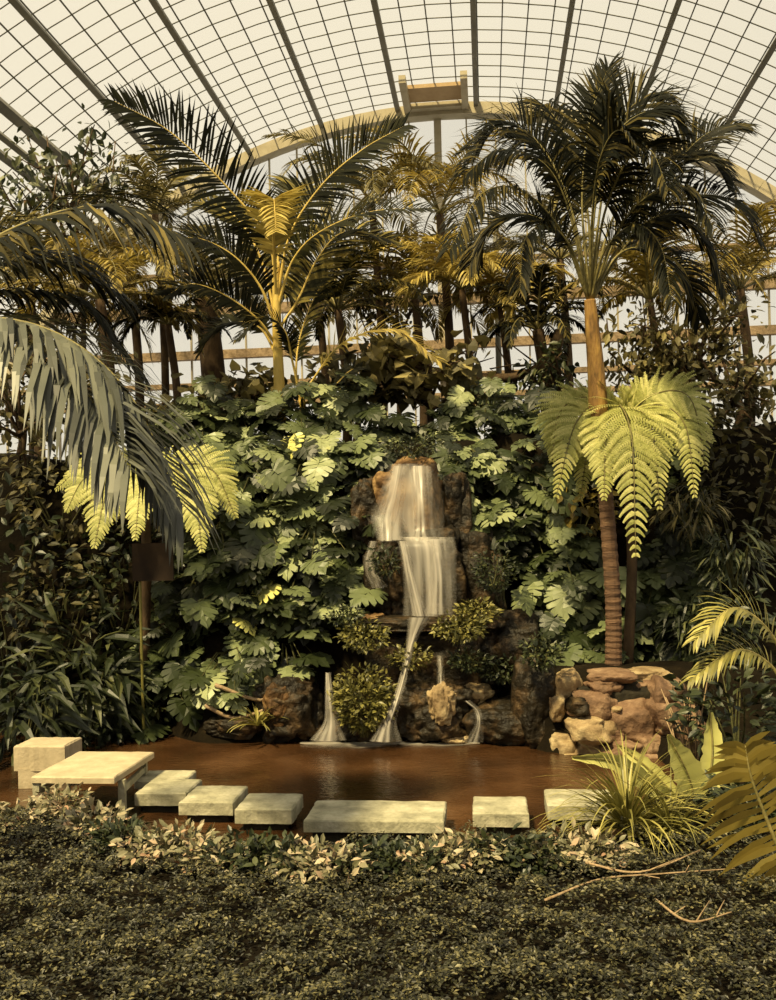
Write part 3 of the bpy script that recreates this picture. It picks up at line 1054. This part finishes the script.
# left golden palm (clump)
D = 13.3
base = hit(280, 425)
D = base[1]
lp = empty('golden_trunk_palm', base)
tag(lp, 'tall palm with smooth golden trunk standing left of the waterfall', 'palm tree')
trunk(lp, [base, P(279, 380, D), P(277, 330, D), P(276, 262, D)], .10, .06, 'gold_stem', k=24)
LF = [
 ([(276, 300), (268, 240), (225, 185), (170, 132), (114, 101)], -.8, .72, 'palm_mid', (.0, .42), (.0, -.95, .3), (1, 1)),
 ([(277, 300), (290, 235), (322, 185), (362, 150), (404, 126)], -.4, .62, 'palm_mid', (.0, .5), (.0, -.9, .35), (1.0, 1)),
 ([(277, 310), (292, 262), (320, 232), (370, 212), (430, 208)], -.9, .55, 'palm_mid', (.0, .6), (0, -.7, .7), (1, 1)),
 ([(278, 330), (298, 300), (318, 258), (345, 232), (392, 240)], .5, .6, 'palm_mid', (.1, .9), (0, -.7, .6), (1, 1)),
 ([(276, 330), (262, 290), (236, 258), (204, 240), (176, 238)], -.7, .55, 'palm_mid', (.0, .4), (0, -.7, .6), (1, 1)),
 ([(276, 345), (258, 320), (226, 296), (192, 284), (166, 296)], -.9, .5, 'palm_dark', (.0, .6), (0, -.7, .6), (1, 1)),
 ([(276, 300), (274, 250), (273, 212), (274, 200), (276, 232)], -1.9, .5, 'gold', (.3, .9), (0, -.3, .9), (1, 1)),  # golden leaf colour stands for the yellow light on this frond
 ([(277, 310), (280, 240), (296, 200), (300, 185), (330, 210)], 1.2, .5, 'palm_mid', (.2, .8), (0, -.6, .8), (1, 1)),
 ([(276, 320), (262, 262), (240, 222), (214, 205), (186, 215)], .9, .5, 'palm_mid', (.2, .8), (0, -.6, .8), (1, 1)),
 ([(276, 355), (262, 330), (240, 322), (215, 332), (200, 352)], .5, .45, 'palm_mid', (.1, .6), (0, -.6, .8), (1, 1)),
]
for pts, dd, lf, mt, tn, nr, sd in LF:
    n = len(pts)
    pp = [P(x, y, D + dd * (i / (n - 1)) ** 1.2) for i, (x, y) in enumerate(pts)]
    frond(lp, pp, lf * 1.25, nrm=nr, n=62, width=.046, grav=.3, mat=mt, rmat='gold_stem', tint=tn, start=.22, rr=.028, side=sd, fwd=.38)
# its smaller neighbour with the arching golden frond
b2 = hit(304, 418)
D = b2[1]
sp = empty('young_clump_palm', b2)
tag(sp, 'young palm beside the golden trunk, one gold frond arching over the bank', 'palm tree')
trunk(sp, [b2, P(302, 400, D)], .06, .05, 'gold_stem', k=8)
for pts, dd, lf, mt, tn in [
 ([(300, 405), (316, 375), (345, 342), (395, 330), (440, 362)], -.9, .55, 'gold', (.1, .7)),
 ([(300, 405), (296, 370), (302, 330), (322, 285), (350, 270)], .4, .45, 'palm_mid', (.2, .8)),
 ([(302, 405), (292, 360), (284, 330), (262, 318), (236, 340)], -.6, .4, 'palm_dark', (.2, .8)),
 ([(302, 405), (330, 390), (352, 370), (372, 372), (392, 396)], .6, .35, 'palm_mid', (.0, .5))]:
    n = len(pts)
    pp = [P(x, y, D + dd * (i / (n - 1)) ** 1.2) for i, (x, y) in enumerate(pts)]
    frond(sp, pp, lf, nrm=(0, -.55, .8), n=44, width=.04, grav=.45, mat=mt, rmat='gold_stem', tint=tn, start=.3, rr=.024)

# near palm at the left edge: trunk outside the frame, fronds reach in
D = 7.0
b3 = P(-60, 800, D)
b3[2] = G(b3[0], b3[1])
np_ = empty('overhanging_palm', b3)
tag(np_, 'near palm reaching in from the left edge with long hanging leaflets', 'palm tree')
trunk(np_, [b3, P(-70, 600, D), P(-85, 420, D), P(-90, 330, D)], .13, .10, 'bark', rings=1)
NF = [
 ([(-90, 330), (-30, 256), (40, 218), (115, 206), (182, 236)], -.2, .95, 'palm_dark', (.0, 1.), (.1, -.6, .8), .9, .030, 64),
 ([(-90, 332), (-40, 285), (10, 262), (60, 262), (110, 290)], .5, .80, 'palm_dark', (.0, .8), (0, -.15, 1), 1.0, .028, 56),
 ([(-90, 335), (-30, 300), (30, 292), (85, 308), (140, 372)], .4, .50, 'palm_dark', (.0, .7), (0, -.15, 1), 1.1, .028, 60),
 ([(-90, 340), (-20, 318), (60, 335), (130, 395), (182, 505)], -.5, 1.0, 'palm_blue', (.0, .75), (.3, -.35, .85), 1.1, .046, 66),
 ([(-90, 345), (-20, 330), (45, 352), (95, 405), (130, 470)], -.9, .95, 'palm_blue', (.0, .8), (.2, -.35, .85), 1.1, .048, 60),
]
for pts, dd, lf, mt, tn, nr, gv, wd, n_ in NF:
    n = len(pts)
    pp = [P(x, y, D + dd * (i / (n - 1)) ** 1.2) for i, (x, y) in enumerate(pts)]
    frond(np_, pp, lf, nrm=nr, n=n_, width=wd, grav=gv, mat=mt, tint=tn, start=.2, rr=.02, fwd=.6, vee=.1, tiplen=.5)

# ================================================================== TREE FERNS
D = 11.2
b = P(628, 668, 12.0); b[2] = G(b[0], b[1])
tf = empty('tree_fern', b)
tag(tf, 'lime green tree fern spreading behind the ringed palm trunk', 'tree fern')
cr_ = P(622, 428, 11.95)
trunk(tf, [b, P(632, 560, 12.2), P(628, 480, 12.1), cr_], .07, .06, 'bark', k=20)
for pts, dd, lf in [
 ([(620, 428), (600, 405), (575, 425), (556, 498)], -.5, .40),
 ([(622, 428), (620, 405), (632, 440), (636, 558)], -1.2, .56),
 ([(622, 428), (640, 400), (680, 402), (714, 442)], -.2, .38),
 ([(624, 428), (655, 405), (685, 425), (695, 498)], -.7, .36),
 ([(620, 428), (606, 412), (590, 440), (580, 500)], .3, .36),
 ([(621, 428), (595, 402), (565, 408), (546, 440)], .5, .32),
 ([(621, 428), (628, 402), (650, 400), (672, 415)], .8, .3),
 ([(621, 428), (612, 415), (606, 440), (604, 500)], -.9, .42),
 ([(622, 428), (634, 408), (652, 430), (660, 510)], -.9, .42),
 ([(621, 428), (590, 398), (560, 412), (552, 462)], -.1, .40),
 ([(622, 428), (650, 396), (690, 398), (706, 470)], -.5, .40)]:
    n = len(pts)
    pp = [P(x, y, 11.95 + dd * i / (n - 1)) for i, (x, y) in enumerate(pts)]
    fern_frond(tf, pp, lf, nrm=(0, -.9, .5))
b = P(140, 690, 12.6); b[2] = G(b[0], b[1])
tf = empty('tree_fern', b)
tag(tf, 'lime green tree fern behind the hanging grey fronds on the left', 'tree fern')
trunk(tf, [b, P(146, 600, 12.6), P(146, 530, 12.5), P(146, 485, 12.4)], .07, .06, 'bark', k=20)
for pts, dd, lf in [
 ([(146, 485), (120, 466), (85, 478), (66, 512)], -.4, .36),
 ([(146, 485), (122, 470), (106, 495), (94, 548)], -1.0, .42),
 ([(146, 485), (172, 466), (212, 470), (236, 518)], -.3, .40),
 ([(146, 485), (172, 470), (194, 495), (202, 552)], -1.0, .42),
 ([(146, 485), (146, 462), (140, 490), (135, 540)], -1.3, .36),
 ([(146, 485), (130, 465), (90, 462), (55, 490)], .5, .34)]:
    n = len(pts)
    pp = [P(x, y, 12.4 + dd * i / (n - 1)) for i, (x, y) in enumerate(pts)]
    fern_frond(tf, pp, lf, nrm=(0, -.9, .5))

# ================================================================== BACKGROUND PLANTING
BG = 'palms and trees in the haze behind the bank'
def bgpalm(cx, cy, d, label, nf=14, L=2.6, leaf=.75, mat='dim', tint=(.1, .9), tr=.14, trm='bark', seed=0, name='background_palm'):
    top = P(cx, cy, d)
    b = np.array((top[0] + .1, top[1], 3.85))
    e = empty(name, b)
    tag(e, label, 'palm tree', BG)
    trunk(e, [b, (b + top) / 2 + np.array((.08, 0, 0)), top], tr, tr * .8, trm, k=16)
    for i in range(nf):
        az = 2 * math.pi * (i + .4 * rng.random()) / nf + seed
        el = rng.uniform(.3, 1.15)
        c = arch(top, az, el, L * rng.uniform(1.0, 1.35), rng.uniform(1.6, 2.6))
        frond(e, c, leaf, nrm=(0, -.1, 1), n=46, width=.038, grav=.8, jit=.1, tiplen=.2, mat=mat, tint=tint, start=.15, rr=.025, fwd=.6)
bgpalm(205, 300, 18, 'hazy palm with thick shaggy trunk behind the golden palm', L=2.2, tr=.26, seed=.3, mat='dim')
bgpalm(338, 310, 17, 'slim dark palm right of the golden trunk', L=1.6, leaf=.45, tr=.09, seed=1.3, mat='palm_mid')
bgpalm(440, 215, 19, 'golden hazy palm in the middle under the centre post', L=2.4, tr=.10, seed=.8, mat='gold', tint=(0, .6))
bgpalm(372, 205, 20, 'hazy grey palm behind the raised right frond of the golden palm', L=2.2, seed=2.0, mat='dim', tr=.09)
bgpalm(500, 300, 18, 'bright yellow palm left of the ringed trunk', L=1.5, leaf=.55, seed=.1, mat='gold', tint=(.2, 1), tr=.08)
bgpalm(538, 330, 16.5, 'dark stout palm stem just left of the ringed trunk', L=1.3, leaf=.4, seed=.9, mat='palm_dark', tr=.13)
bgpalm(100, 300, 15, 'yellow brown palm behind the left hanging fronds', L=1.8, leaf=.5, seed=.5, mat='gold', tint=(0, .55), tr=.1)
bgpalm(155, 215, 20, 'pale hazy palm below the left roof rails', L=2.0, leaf=.5, seed=1.9, mat='dim', tr=.09)
bgpalm(650, 300, 15.5, 'ochre palm directly behind the crown of the ringed palm', L=1.6, leaf=.45, seed=1.1, mat='gold', tint=(0, .5), tr=.07)
bgpalm(168, 325, 16.5, 'low dark palm in front of the pale wall gap', L=1.1, leaf=.32, seed=.2, mat='palm_dark', tr=.08)

bgpalm(462, 290, 17.5, 'yellow drooping palm over the white gap right of the falls', L=1.4, leaf=.7, seed=.6, mat='gold', tint=(.2, 1), tr=.08)
bgpalm(415, 300, 20, 'hazy ochre palm in front of the lower wall panes', L=2.2, leaf=.7, seed=1.6, mat='gold', tint=(0, .4), tr=.1)
bgpalm(318, 300, 21, 'pale brown palm showing behind the golden trunk', L=2.4, leaf=.7, seed=2.6, mat='dim', tint=(.2, 1), tr=.1)
bgpalm(130, 270, 19, 'ochre palm between the left rails and the golden palm', L=2.2, leaf=.7, seed=3.1, mat='gold', tint=(0, .5), tr=.1)
bgpalm(560, 260, 20, 'hazy palm behind the left half of the dark crown', L=2.2, leaf=.7, seed=.4, mat='dim', tint=(.1, .9), tr=.1)
bgpalm(30, 300, 17, 'brown palm at the left margin behind the long leaflets', L=2.2, leaf=.7, seed=.9, mat='dim', tint=(.1, .9), tr=.1)
bgpalm(740, 290, 17, 'ochre palm at the right margin beyond the dark crown', L=2.2, leaf=.7, seed=.9, mat='gold', tint=(0, .5), tr=.1)
def bgtree(px, py, d, r, h, n, size, label, mat='dim', tint=(.1, .8), tmpl=OVAL, path=None, tr=.07):
    top = P(px, py, d)
    b = np.array((top[0], top[1], 3.85))
    e = empty('background_tree', b)
    tag(e, label, 'tree', BG)
    lf, st = MB(), MB()
    st.tube(spline([b, (b + top) / 2 + rv(.1), top], 8), [tr * (1 - .07 * i) for i in range(9)], 8)
    for i in range(14):
        a = unit(rv() * np.array((1, .8, .7)))
        q0 = b + (top - b) * rng.uniform(.45, 1)
        tip = top + a * np.array((r, r, h)) * .9
        mid = (q0 + tip) / 2 + rv(.12)
        st.tube([q0, mid, tip], [tr * .45, tr * .25, .01], 5)
        for k in range(n // 14):
            t = rng.uniform(.35, 1.05)
            p = (q0 * (1 - t) + mid * t if t < .5 else mid * (1 - t) * 1 + tip * t + (mid - mid)) if False else (q0 * (1 - t) ** 2 + 2 * mid * t * (1 - t) + tip * t * t)
            p = p + rv(.16 * r)
            y = unit(rv() + np.array((0, 0, -.5)))
            lf.add(frame(p, y, unit(np.array((0, -.3, 1)) + rv(.4)), size * rng.uniform(.6, 1.3))(tmpl[0]), tmpl[1], tint[0] + (tint[1] - tint[0]) * rng.random())
    st.build('trunk', M['bark'], e, smooth=True)
    lf.build('crown', M[mat], e)
    return e
bgtree(352, 372, 16, .9, .5, 300, .22, 'olive broadleaf tree behind the bank top left of the falls', tmpl=HEART)
bgtree(430, 362, 15.5, 1.0, .6, 420, .22, 'sunlit yellow green tree just above the waterfall', tmpl=HEART, tint=(.2, .9))
bgtree(470, 405, 16, .7, .3, 200, .18, 'low olive tree above and right of the falls', mat='dim')
bgtree(640, 350, 15.5, 1.1, 1.0, 700, .16, 'bamboo like thicket tree behind the right fern', tint=(.1, .9))
bgtree(690, 330, 15, 1.0, 1.1, 700, .16, 'brown leafed tree at the right edge behind the palm crown', tint=(0, .7))
bgtree(730, 380, 14.6, .8, 1.3, 500, .18, 'dense brown tree at the far right margin', tint=(0, .6))
bgtree(560, 375, 16, .7, .5, 300, .18, 'dark small tree left of the orange brown sheath', mat='shrub')
bgtree(238, 392, 15.5, .8, .35, 300, .2, 'olive tree left of the golden trunk at bank height', tmpl=HEART)
bgtree(185, 412, 15, .6, .25, 200, .18, 'low olive tree in front of the pale wall gap', tmpl=HEART, tint=(.1, .7))
bgtree(75, 375, 14.5, .8, 1.1, 500, .18, 'brown leafed tree behind the grey hanging fronds', tint=(0, .6))
bgtree(20, 420, 14, .8, 1.4, 500, .18, 'dark leafed tree at the far left margin', tint=(0, .5))
bgtree(395, 265, 21, 1.3, 1.4, 500, .22, 'hazy tree behind the drooping right fronds of the golden palm', tint=(0, .6))
bgtree(70, 160, 18.5, 1.3, .8, 420, .22, 'grey vine tangled tree under the left roof slope', mat='shrub', tint=(.2, .8))
bgtree(25, 200, 17.5, 1.0, 1.0, 300, .22, 'grey leafy tree at the left margin below the roof', mat='shrub', tint=(.2, .8))
# leaning dark branch with drooping twigs
br = MB()
pts = spline([P(430, 372, 16.5), P(480, 378, 16.5), P(520, 376, 16.5), P(545, 360, 16.5), P(560, 330, 16.5)], 20)
br.tube(pts, [.10 - .002 * i for i in range(21)], 8)
for i in range(16):
    q = pts[rng.integers(2, 20)]
    br.tube([q, q + np.array((rng.normal(0, .15), 0, rng.uniform(-.1, .35))), q + np.array((rng.normal(0, .4), -.1, rng.uniform(.1, .7)))], [.03, .018, .008], 5)
br.tube([pts[-1], P(548, 400, 16.5), np.array((P(548, 400, 16.5)[0], 16.5, 3.8))], [.09, .1, .12], 8)
tag(br.build('bare_tree', M['bark'], origin=(P(548, 400, 16.5)[0], 16.5, 3.8), smooth=True), 'dark bare tree with a level branch across the pale wall', 'tree', BG)
# slender post in front of the end wall
for px, py, d, lab in ((495, 215, 22, 'thin grey post standing in front of the pale end wall'),):
    t = P(px, py, d); mb = MB()
    mb.tube([(t[0], t[1], 3.85), t], [.07, .06], 8)
    mb.tube([t, t + UP * .12], [.10, .09], 8)
    tag(mb.build('post', M['grey_beam'], origin=(t[0], t[1], 3.85), smooth=True), lab, 'post')

# ================================================================== MIDDLE GROUND PLANTS
# round fern-like shrub by the falls and mossy plants on the ledge
leafy('round_shrub', P(364, 722, 11.45) * np.array((1, 1, 0)) + np.array((0, 0, .12)),   .40, .88, 1300, .08, 'olive', 'round yellow green shrub left of the lowest trickle', 'shrub', tint=(0, .75), tmpl=OVAL)
for px, py, d, r, h, n, mt, lab in [
 (365, 650, 11.95, .32, .36, 300, 'olive', 'small leafed plant hanging over the left of the long ledge'),
 (460, 640, 11.9, .34, .34, 340, 'olive', 'small leafed plant with gold tips right of the lower trickle'),
 (478, 622, 12.1, .28, .28, 260, 'olive', 'bright tuft on the ledge at the foot of the middle curtain'),
 (505, 680, 12.1, .36, .30, 300, 'shrub', 'dark small leafed plant on the streaked rock'),
 (470, 670, 11.9, .26, .25, 200, 'shrub', 'dark moss plant above the small tan stone'),
 (543, 668, 11.2, .26, .4, 300, 'shrub', 'dark creeper beside the left end of the stone wall'),
 (410, 668, 12.0, .30, .3, 160, 'olive', 'small creeper between the lower trickle and the boulder'),
 (495, 590, 12.3, .30, .55, 300, 'shrub', 'dark creeper on the cracked rock right of the falls'),
 (345, 625, 12.2, .25, .25, 160, 'shrub', 'dark creeper at the left end of the long ledge'),
 (412, 456, 13.0, .42, .30, 330, 'shrub', 'dark creeper overhanging the waterfall lip'),
 (385, 575, 12.4, .20, .40, 150, 'shrub', 'dark creeper between the side trickle and the middle curtain')]:
    p = P(px, py, d - .35)
    leafy('creeper', p, r, h, int(n * 1.5), .07, mt, lab, tint=(0, .75), stems=4, z0=0)

# left shaded corner
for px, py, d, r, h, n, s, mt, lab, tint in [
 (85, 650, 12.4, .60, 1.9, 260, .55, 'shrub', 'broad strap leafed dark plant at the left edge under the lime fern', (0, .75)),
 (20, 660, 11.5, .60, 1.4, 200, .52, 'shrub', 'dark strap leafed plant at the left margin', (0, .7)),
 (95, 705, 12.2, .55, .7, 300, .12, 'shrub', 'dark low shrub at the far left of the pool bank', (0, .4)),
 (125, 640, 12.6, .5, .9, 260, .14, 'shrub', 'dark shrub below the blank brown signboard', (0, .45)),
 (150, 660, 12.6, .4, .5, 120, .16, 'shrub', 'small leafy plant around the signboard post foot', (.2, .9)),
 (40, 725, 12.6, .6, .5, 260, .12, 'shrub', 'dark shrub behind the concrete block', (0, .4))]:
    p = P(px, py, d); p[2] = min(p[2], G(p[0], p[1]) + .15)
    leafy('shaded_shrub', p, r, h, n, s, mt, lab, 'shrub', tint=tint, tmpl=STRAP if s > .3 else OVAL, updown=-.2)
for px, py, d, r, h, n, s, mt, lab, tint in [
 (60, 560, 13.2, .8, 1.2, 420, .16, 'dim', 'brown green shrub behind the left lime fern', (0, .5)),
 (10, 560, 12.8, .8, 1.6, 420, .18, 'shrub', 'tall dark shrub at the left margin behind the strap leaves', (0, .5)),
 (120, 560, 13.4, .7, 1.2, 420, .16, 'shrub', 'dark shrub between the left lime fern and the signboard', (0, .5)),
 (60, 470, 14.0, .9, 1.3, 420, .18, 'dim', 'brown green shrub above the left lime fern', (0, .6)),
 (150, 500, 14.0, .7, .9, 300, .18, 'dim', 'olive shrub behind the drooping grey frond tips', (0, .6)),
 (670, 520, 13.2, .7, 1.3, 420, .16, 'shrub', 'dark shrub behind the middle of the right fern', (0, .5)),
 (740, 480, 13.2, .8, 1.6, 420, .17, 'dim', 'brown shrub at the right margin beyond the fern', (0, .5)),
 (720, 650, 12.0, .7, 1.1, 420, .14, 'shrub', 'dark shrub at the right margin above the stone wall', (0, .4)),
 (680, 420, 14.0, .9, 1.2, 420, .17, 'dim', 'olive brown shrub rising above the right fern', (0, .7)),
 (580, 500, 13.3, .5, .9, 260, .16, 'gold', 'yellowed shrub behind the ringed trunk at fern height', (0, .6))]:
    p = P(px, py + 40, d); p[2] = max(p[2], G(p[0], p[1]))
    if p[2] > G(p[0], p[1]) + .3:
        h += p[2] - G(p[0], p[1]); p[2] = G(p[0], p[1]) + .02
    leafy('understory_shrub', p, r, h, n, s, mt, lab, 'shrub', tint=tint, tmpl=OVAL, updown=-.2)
# plain dark brown rectangle on a thin post
t = P(153, 562, 12.1)
e = empty('panel', (t[0] - .18, t[1], G(t[0], t[1])))
tag(e, 'blank dark brown board on a thin pale post in the left shade', 'sign')
mb = MB(); mb.box(t, (.26, 0, 0), (0, .02, 0), (0, 0, .24)); mb.build('board', M['sign'], e)
mb = MB(); mb.tube([(t[0] - .18, t[1] + .03, G(t[0], t[1])), (t[0] - .18, t[1] + .03, t[2])], .018, 8); mb.build('post', M['olive'], e)

# sticks by the left bank
for k, (pp, lab) in enumerate([(([(205, 705), (235, 718), (275, 705), (300, 688)]), 'curved pale branch lying over the left pool bank'),
                               (([(215, 685), (260, 700), (285, 686)]), 'short bent stick above the spiky rosette')]):
    mb = MB()
    C = spline([P(x, y, 11.75) for x, y in pp], 12)
    mb.tube(C, [.028 - .0012 * i for i in range(13)], 6)
    tag(mb.build('branch', M['twig'], origin=C[0], smooth=True), lab, 'branch')

def rosette(name, base, n, L, w, mat, label, tint=(.2, .9), el=(.3, 1.2), droop=1.4, az=(0, 6.283), cat='plant'):
    e = empty(name, base)
    tag(e, label, cat)
    mb = MB()
    for i in range(n):
        a = rng.uniform(*az)
        C = arch(base, a, rng.uniform(*el), L * rng.uniform(.6, 1.1), droop * rng.uniform(.6, 1.3), 8)
        sdir = np.array((-math.sin(a), math.cos(a), 0)) * .8 + np.array((.5, 0, .1))
        V, Fc = [], []
        for k, c in enumerate(C):
            t = k / 8
            ww = w * (.5 + t * 1.2 if t < .4 else 1 - (t - .4) / .6 * .95)
            tg = unit(C[min(k + 1, 8)] - C[max(k - 1, 0)])
            s2 = unit(sdir - tg * sdir.dot(tg))
            nl = np.cross(tg, s2)
            V += [c - s2 * ww / 2, c - nl * ww * .15, c + s2 * ww / 2]
            if k:
                b0 = (k - 1) * 3
                Fc += [(b0, b0 + 1, b0 + 4, b0 + 3), (b0 + 1, b0 + 2, b0 + 5, b0 + 4)]
        mb.add(V, Fc, tint[0] + (tint[1] - tint[0]) * rng.random())
    mb.build('blades', M[mat], e)
    return e
b = P(258, 726, 11.6); rosette('spiky_rosette', b, 34, .45, .045, 'olive', 'spiky yellow green rosette at the left pool bank')

# right side
b = P(628, 850, 7.6); b[2] = G(b[0], b[1]) + .02
rosette('grass_tuft', b, 190, .95, .026, 'olive', 'big arching tuft of narrow olive grass blades by the last slab', el=(.4, 1.5), droop=1.8)
b = P(672, 850, 7.5); b[2] = G(b[0], b[1]) + .02
rosette('grass_tuft', b, 80, .75, .022, 'olive', 'darker grass tuft under the broad pale leaves on the right', el=(.4, 1.5), droop=1.6, tint=(0, .6))

def broad(name, pxs, d, w, label, mat='lime', base=None, tint=.6, lob=.12):
    """broad wavy leaves: list of pixel paths"""
    bb = base if base is not None else P(*pxs[0][0], d)
    e = empty(name, bb)
    tag(e, label, 'plant')
    for path, wd, dd in [(q, w * k, z) for q, k, z in [(x[0] if isinstance(x[0], list) else x, x[1] if isinstance(x[0], list) else 1, x[2] if isinstance(x[0], list) else 0) for x in pxs]]:
        mb = MB()
        n = 18
        C = spline([P(x, y, d + dd * i) for i, (x, y) in enumerate(path)], n)
        V, Fc, tt = [], [], []
        for k, c in enumerate(C):
            t = k / n
            ww = wd * (math.sin(math.pi * min(.97, .12 + t * .88)) ** .7) * (1 + lob * math.sin(k * 2.4)) 
            tg = unit(C[min(k + 1, n)] - C[max(k - 1, 0)])
            s2 = unit(np.cross(tg, np.array((0.1, -1, .25))))
            V += [c - s2 * ww / 2 + np.array((0, -.03, 0)), c + np.array((0, .03, 0)), c + s2 * ww / 2 + np.array((0, -.03, 0))]
            tt += [tint, tint - .15, tint]
            if k:
                b0 = (k - 1) * 3
                Fc += [(b0, b0 + 1, b0 + 4, b0 + 3), (b0 + 1, b0 + 2, b0 + 5, b0 + 4)]
        mb.add(V, Fc, tt)
        o = mb.build('leaf', M[mat], e, smooth=True)
        rb = MB(); rb.tube(C, [.008] * (n + 1), 5); rb.build('midrib', M['rachis'], o)
    return e
b = P(695, 825, 8.4); b[2] = G(b[0], b[1])
broad('birds_nest_fern', [([(694, 815), (690, 780), (668, 735)], 1.0, -.1), ([(700, 815), (712, 760), (710, 712)], .75, .1),
                          ([(692, 815), (650, 785), (615, 762), (572, 757)], .55, -.15), ([(694, 815), (650, 770), (618, 745)], .5, .1)],
      8.4, .30, 'broad pale green upright leaves at the right edge above the grass tuft', base=b, tint=.8)
# golden frond entering at the right edge, near
b = P(800, 900, 6.3); b[2] = G(b[0], b[1])
e = empty('golden_palm', b)
tag(e, 'coarse golden palm frond entering at the lower right edge', 'palm tree')
frond(e, [b, P(775, 840, 6.3), P(752, 780, 6.3), P(745, 745, 6.3)], .5, nrm=(0, -1, .2), n=26, width=.06, grav=.35, mat='gold', tint=(.1, .7), start=.1, side=(1, 1), fwd=-.1, vee=0)
b = P(800, 690, 8.6); b[2] = G(b[0], b[1])
e = empty('pale_palm', b)
tag(e, 'pale drooping palm fronds entering the right edge above the broad leaves', 'palm tree')
trunk(e, [b, P(790, 700, 8.6)], .05, .05, 'bark', k=6)
frond(e, [P(790, 700, 8.6), P(775, 640, 8.6), P(735, 608, 8.5), P(695, 640, 8.4)], .42, nrm=(0, -.5, .8), n=26, width=.03, grav=.7, mat='olive', tint=(.4, 1), start=.3)
frond(e, [P(790, 700, 8.6), P(770, 665, 8.6), P(735, 650, 8.5), P(690, 680, 8.4)], .38, nrm=(0, -.5, .8), n=24, width=.03, grav=.7, mat='olive', tint=(.3, .9), start=.3)
# hanging shaggy plants far right
for px, py, d, r, h, lab in [(690, 505, 12.4, .45, .75, 'shaggy brown leafed plant at the right edge beside the fern tip'),
                             (735, 560, 12.2, .5, 1.0, 'shaggy dark plant at the far right margin'),
                             (700, 625, 12.0, .5, .8, 'dark leafy plant at the right edge above the stone wall end')]:
    p = P(px, py + 30, d)
    leafy('shaggy_plant', p, r, h, 260, .26, 'dim' if 'brown' in lab else 'shrub', lab, tint=(0, .8), tmpl=BLADE, updown=-.6)
for px, py, lab in [(690, 720, 'leafless twiggy plant behind the broad pale leaves'), ]:
    b = P(px, 745, 9.6); e = MB()
    b[2] = G(b[0], b[1])
    for k in range(16):
        q = b + np.array((rng.normal(0, .12), rng.normal(0, .1), rng.uniform(.5, 1.0)))
        e.tube([b + rv(.03) * np.array((1, 1, 0)), (b + q) / 2 + rv(.04), q], [.012, .009, .005], 5)
    tag(e.build('twiggy_plant', M['twig'], origin=b, smooth=True), lab, 'plant')
b = P(735, 770, 9.3); b[2] = G(b[0], b[1])
leafy('margin_shrub', b, .6, 1.1, 420, .14, 'shrub', 'dark green shrub filling the right margin behind the golden frond', 'shrub', tint=(0, .6))
b = P(752, 850, 7.6); b[2] = G(b[0], b[1])
leafy('margin_shrub', b, .4, .5, 300, .10, 'shrub', 'low dark shrub at the right margin beside the grass tuft', 'shrub', tint=(0, .6))

# twigs on the ground cover
for pp, lab in [([(545, 900), (600, 878), (660, 874), (735, 868)], 'long pale twig lying on the ground cover at the right'),
                ([(585, 862), (640, 872), (700, 850)], 'thin twig crossing above the long pale twig'),
                ([(655, 900), (690, 925), (735, 915)], 'short crooked twig at the lower right edge'),
                ([(520, 860), (560, 842), (620, 846)], 'bleached twig below the last stepping slab')]:
    mb = MB()
    C = [Q(x, y, .26) for x, y in pp]
    C = [c + np.array((0, 0, G(c[0], c[1]) + .14 - .26)) for c in C]
    C = spline(C, 14)
    mb.tube(C, [.010 - .0004 * i for i in range(15)], 5)
    for k in (4, 8, 11):
        mb.tube([C[k], C[k] + np.array((rng.normal(0, .08), rng.normal(0, .12), .05))], [.006, .003], 4)
    tag(mb.build('twig', M['twig'], origin=C[0], smooth=True), lab, 'twig')

# ================================================================== BORDER PLANTS along the front edge of the pool
bord = [(15, 812, 'pale'), (62, 800, 'pale'), (92, 818, 'pale'), (120, 832, 'dark'), (150, 846, 'pale'), (180, 842, 'pale'), (212, 852, 'red'), (245, 850, 'dark'),
        (275, 852, 'dark'), (305, 858, 'pale'), (338, 860, 'pale'), (372, 852, 'dark'), (405, 858, 'dark'), (436, 856, 'pale'), (468, 850, 'pale'),
        (500, 848, 'dark'), (532, 850, 'dark'), (566, 842, 'pale'), (598, 848, 'pale')]
where = ['at the left margin', 'beneath the concrete platform edge', 'below the platform leg', 'between platform leg and rearmost slab', 'below the rearmost slab',
         'below the grey slab on its left', 'below the grey slab on its right', 'below the left square slab', 'at the gap left of the long slab', 'below the left corner of the long slab',
         'below the left half of the long slab', 'below the middle of the long slab', 'below the right half of the long slab', 'below the right corner of the long slab', 'at the gap right of the long slab',
         'below the square mossy slab', 'at the gap before the last slab', 'below the last slab', 'beside the big grass tuft']
look = {'pale': 'cream edged leafy border plant', 'dark': 'dark green leafy border plant', 'red': 'reddish leafy border plant'}
for (px, py, k), wh in zip(bord, where):
    p = Q(px, py + 8, .2)
    p[2] = G(p[0], p[1])
    tn = {'pale': (.25, .95), 'dark': (.0, .55), 'red': (.3, 1.0)}[k]
    leafy('border_plant', p, .27, .22 + .06 * rng.random(), 260, .078, 'border' if k != 'dark' else 'shrub', look[k] + ' ' + wh, tint=tn, tmpl=OVAL,
          group='low leafy plants edging the pool', stems=5, z0=.15, updown=.3, shell=.5)
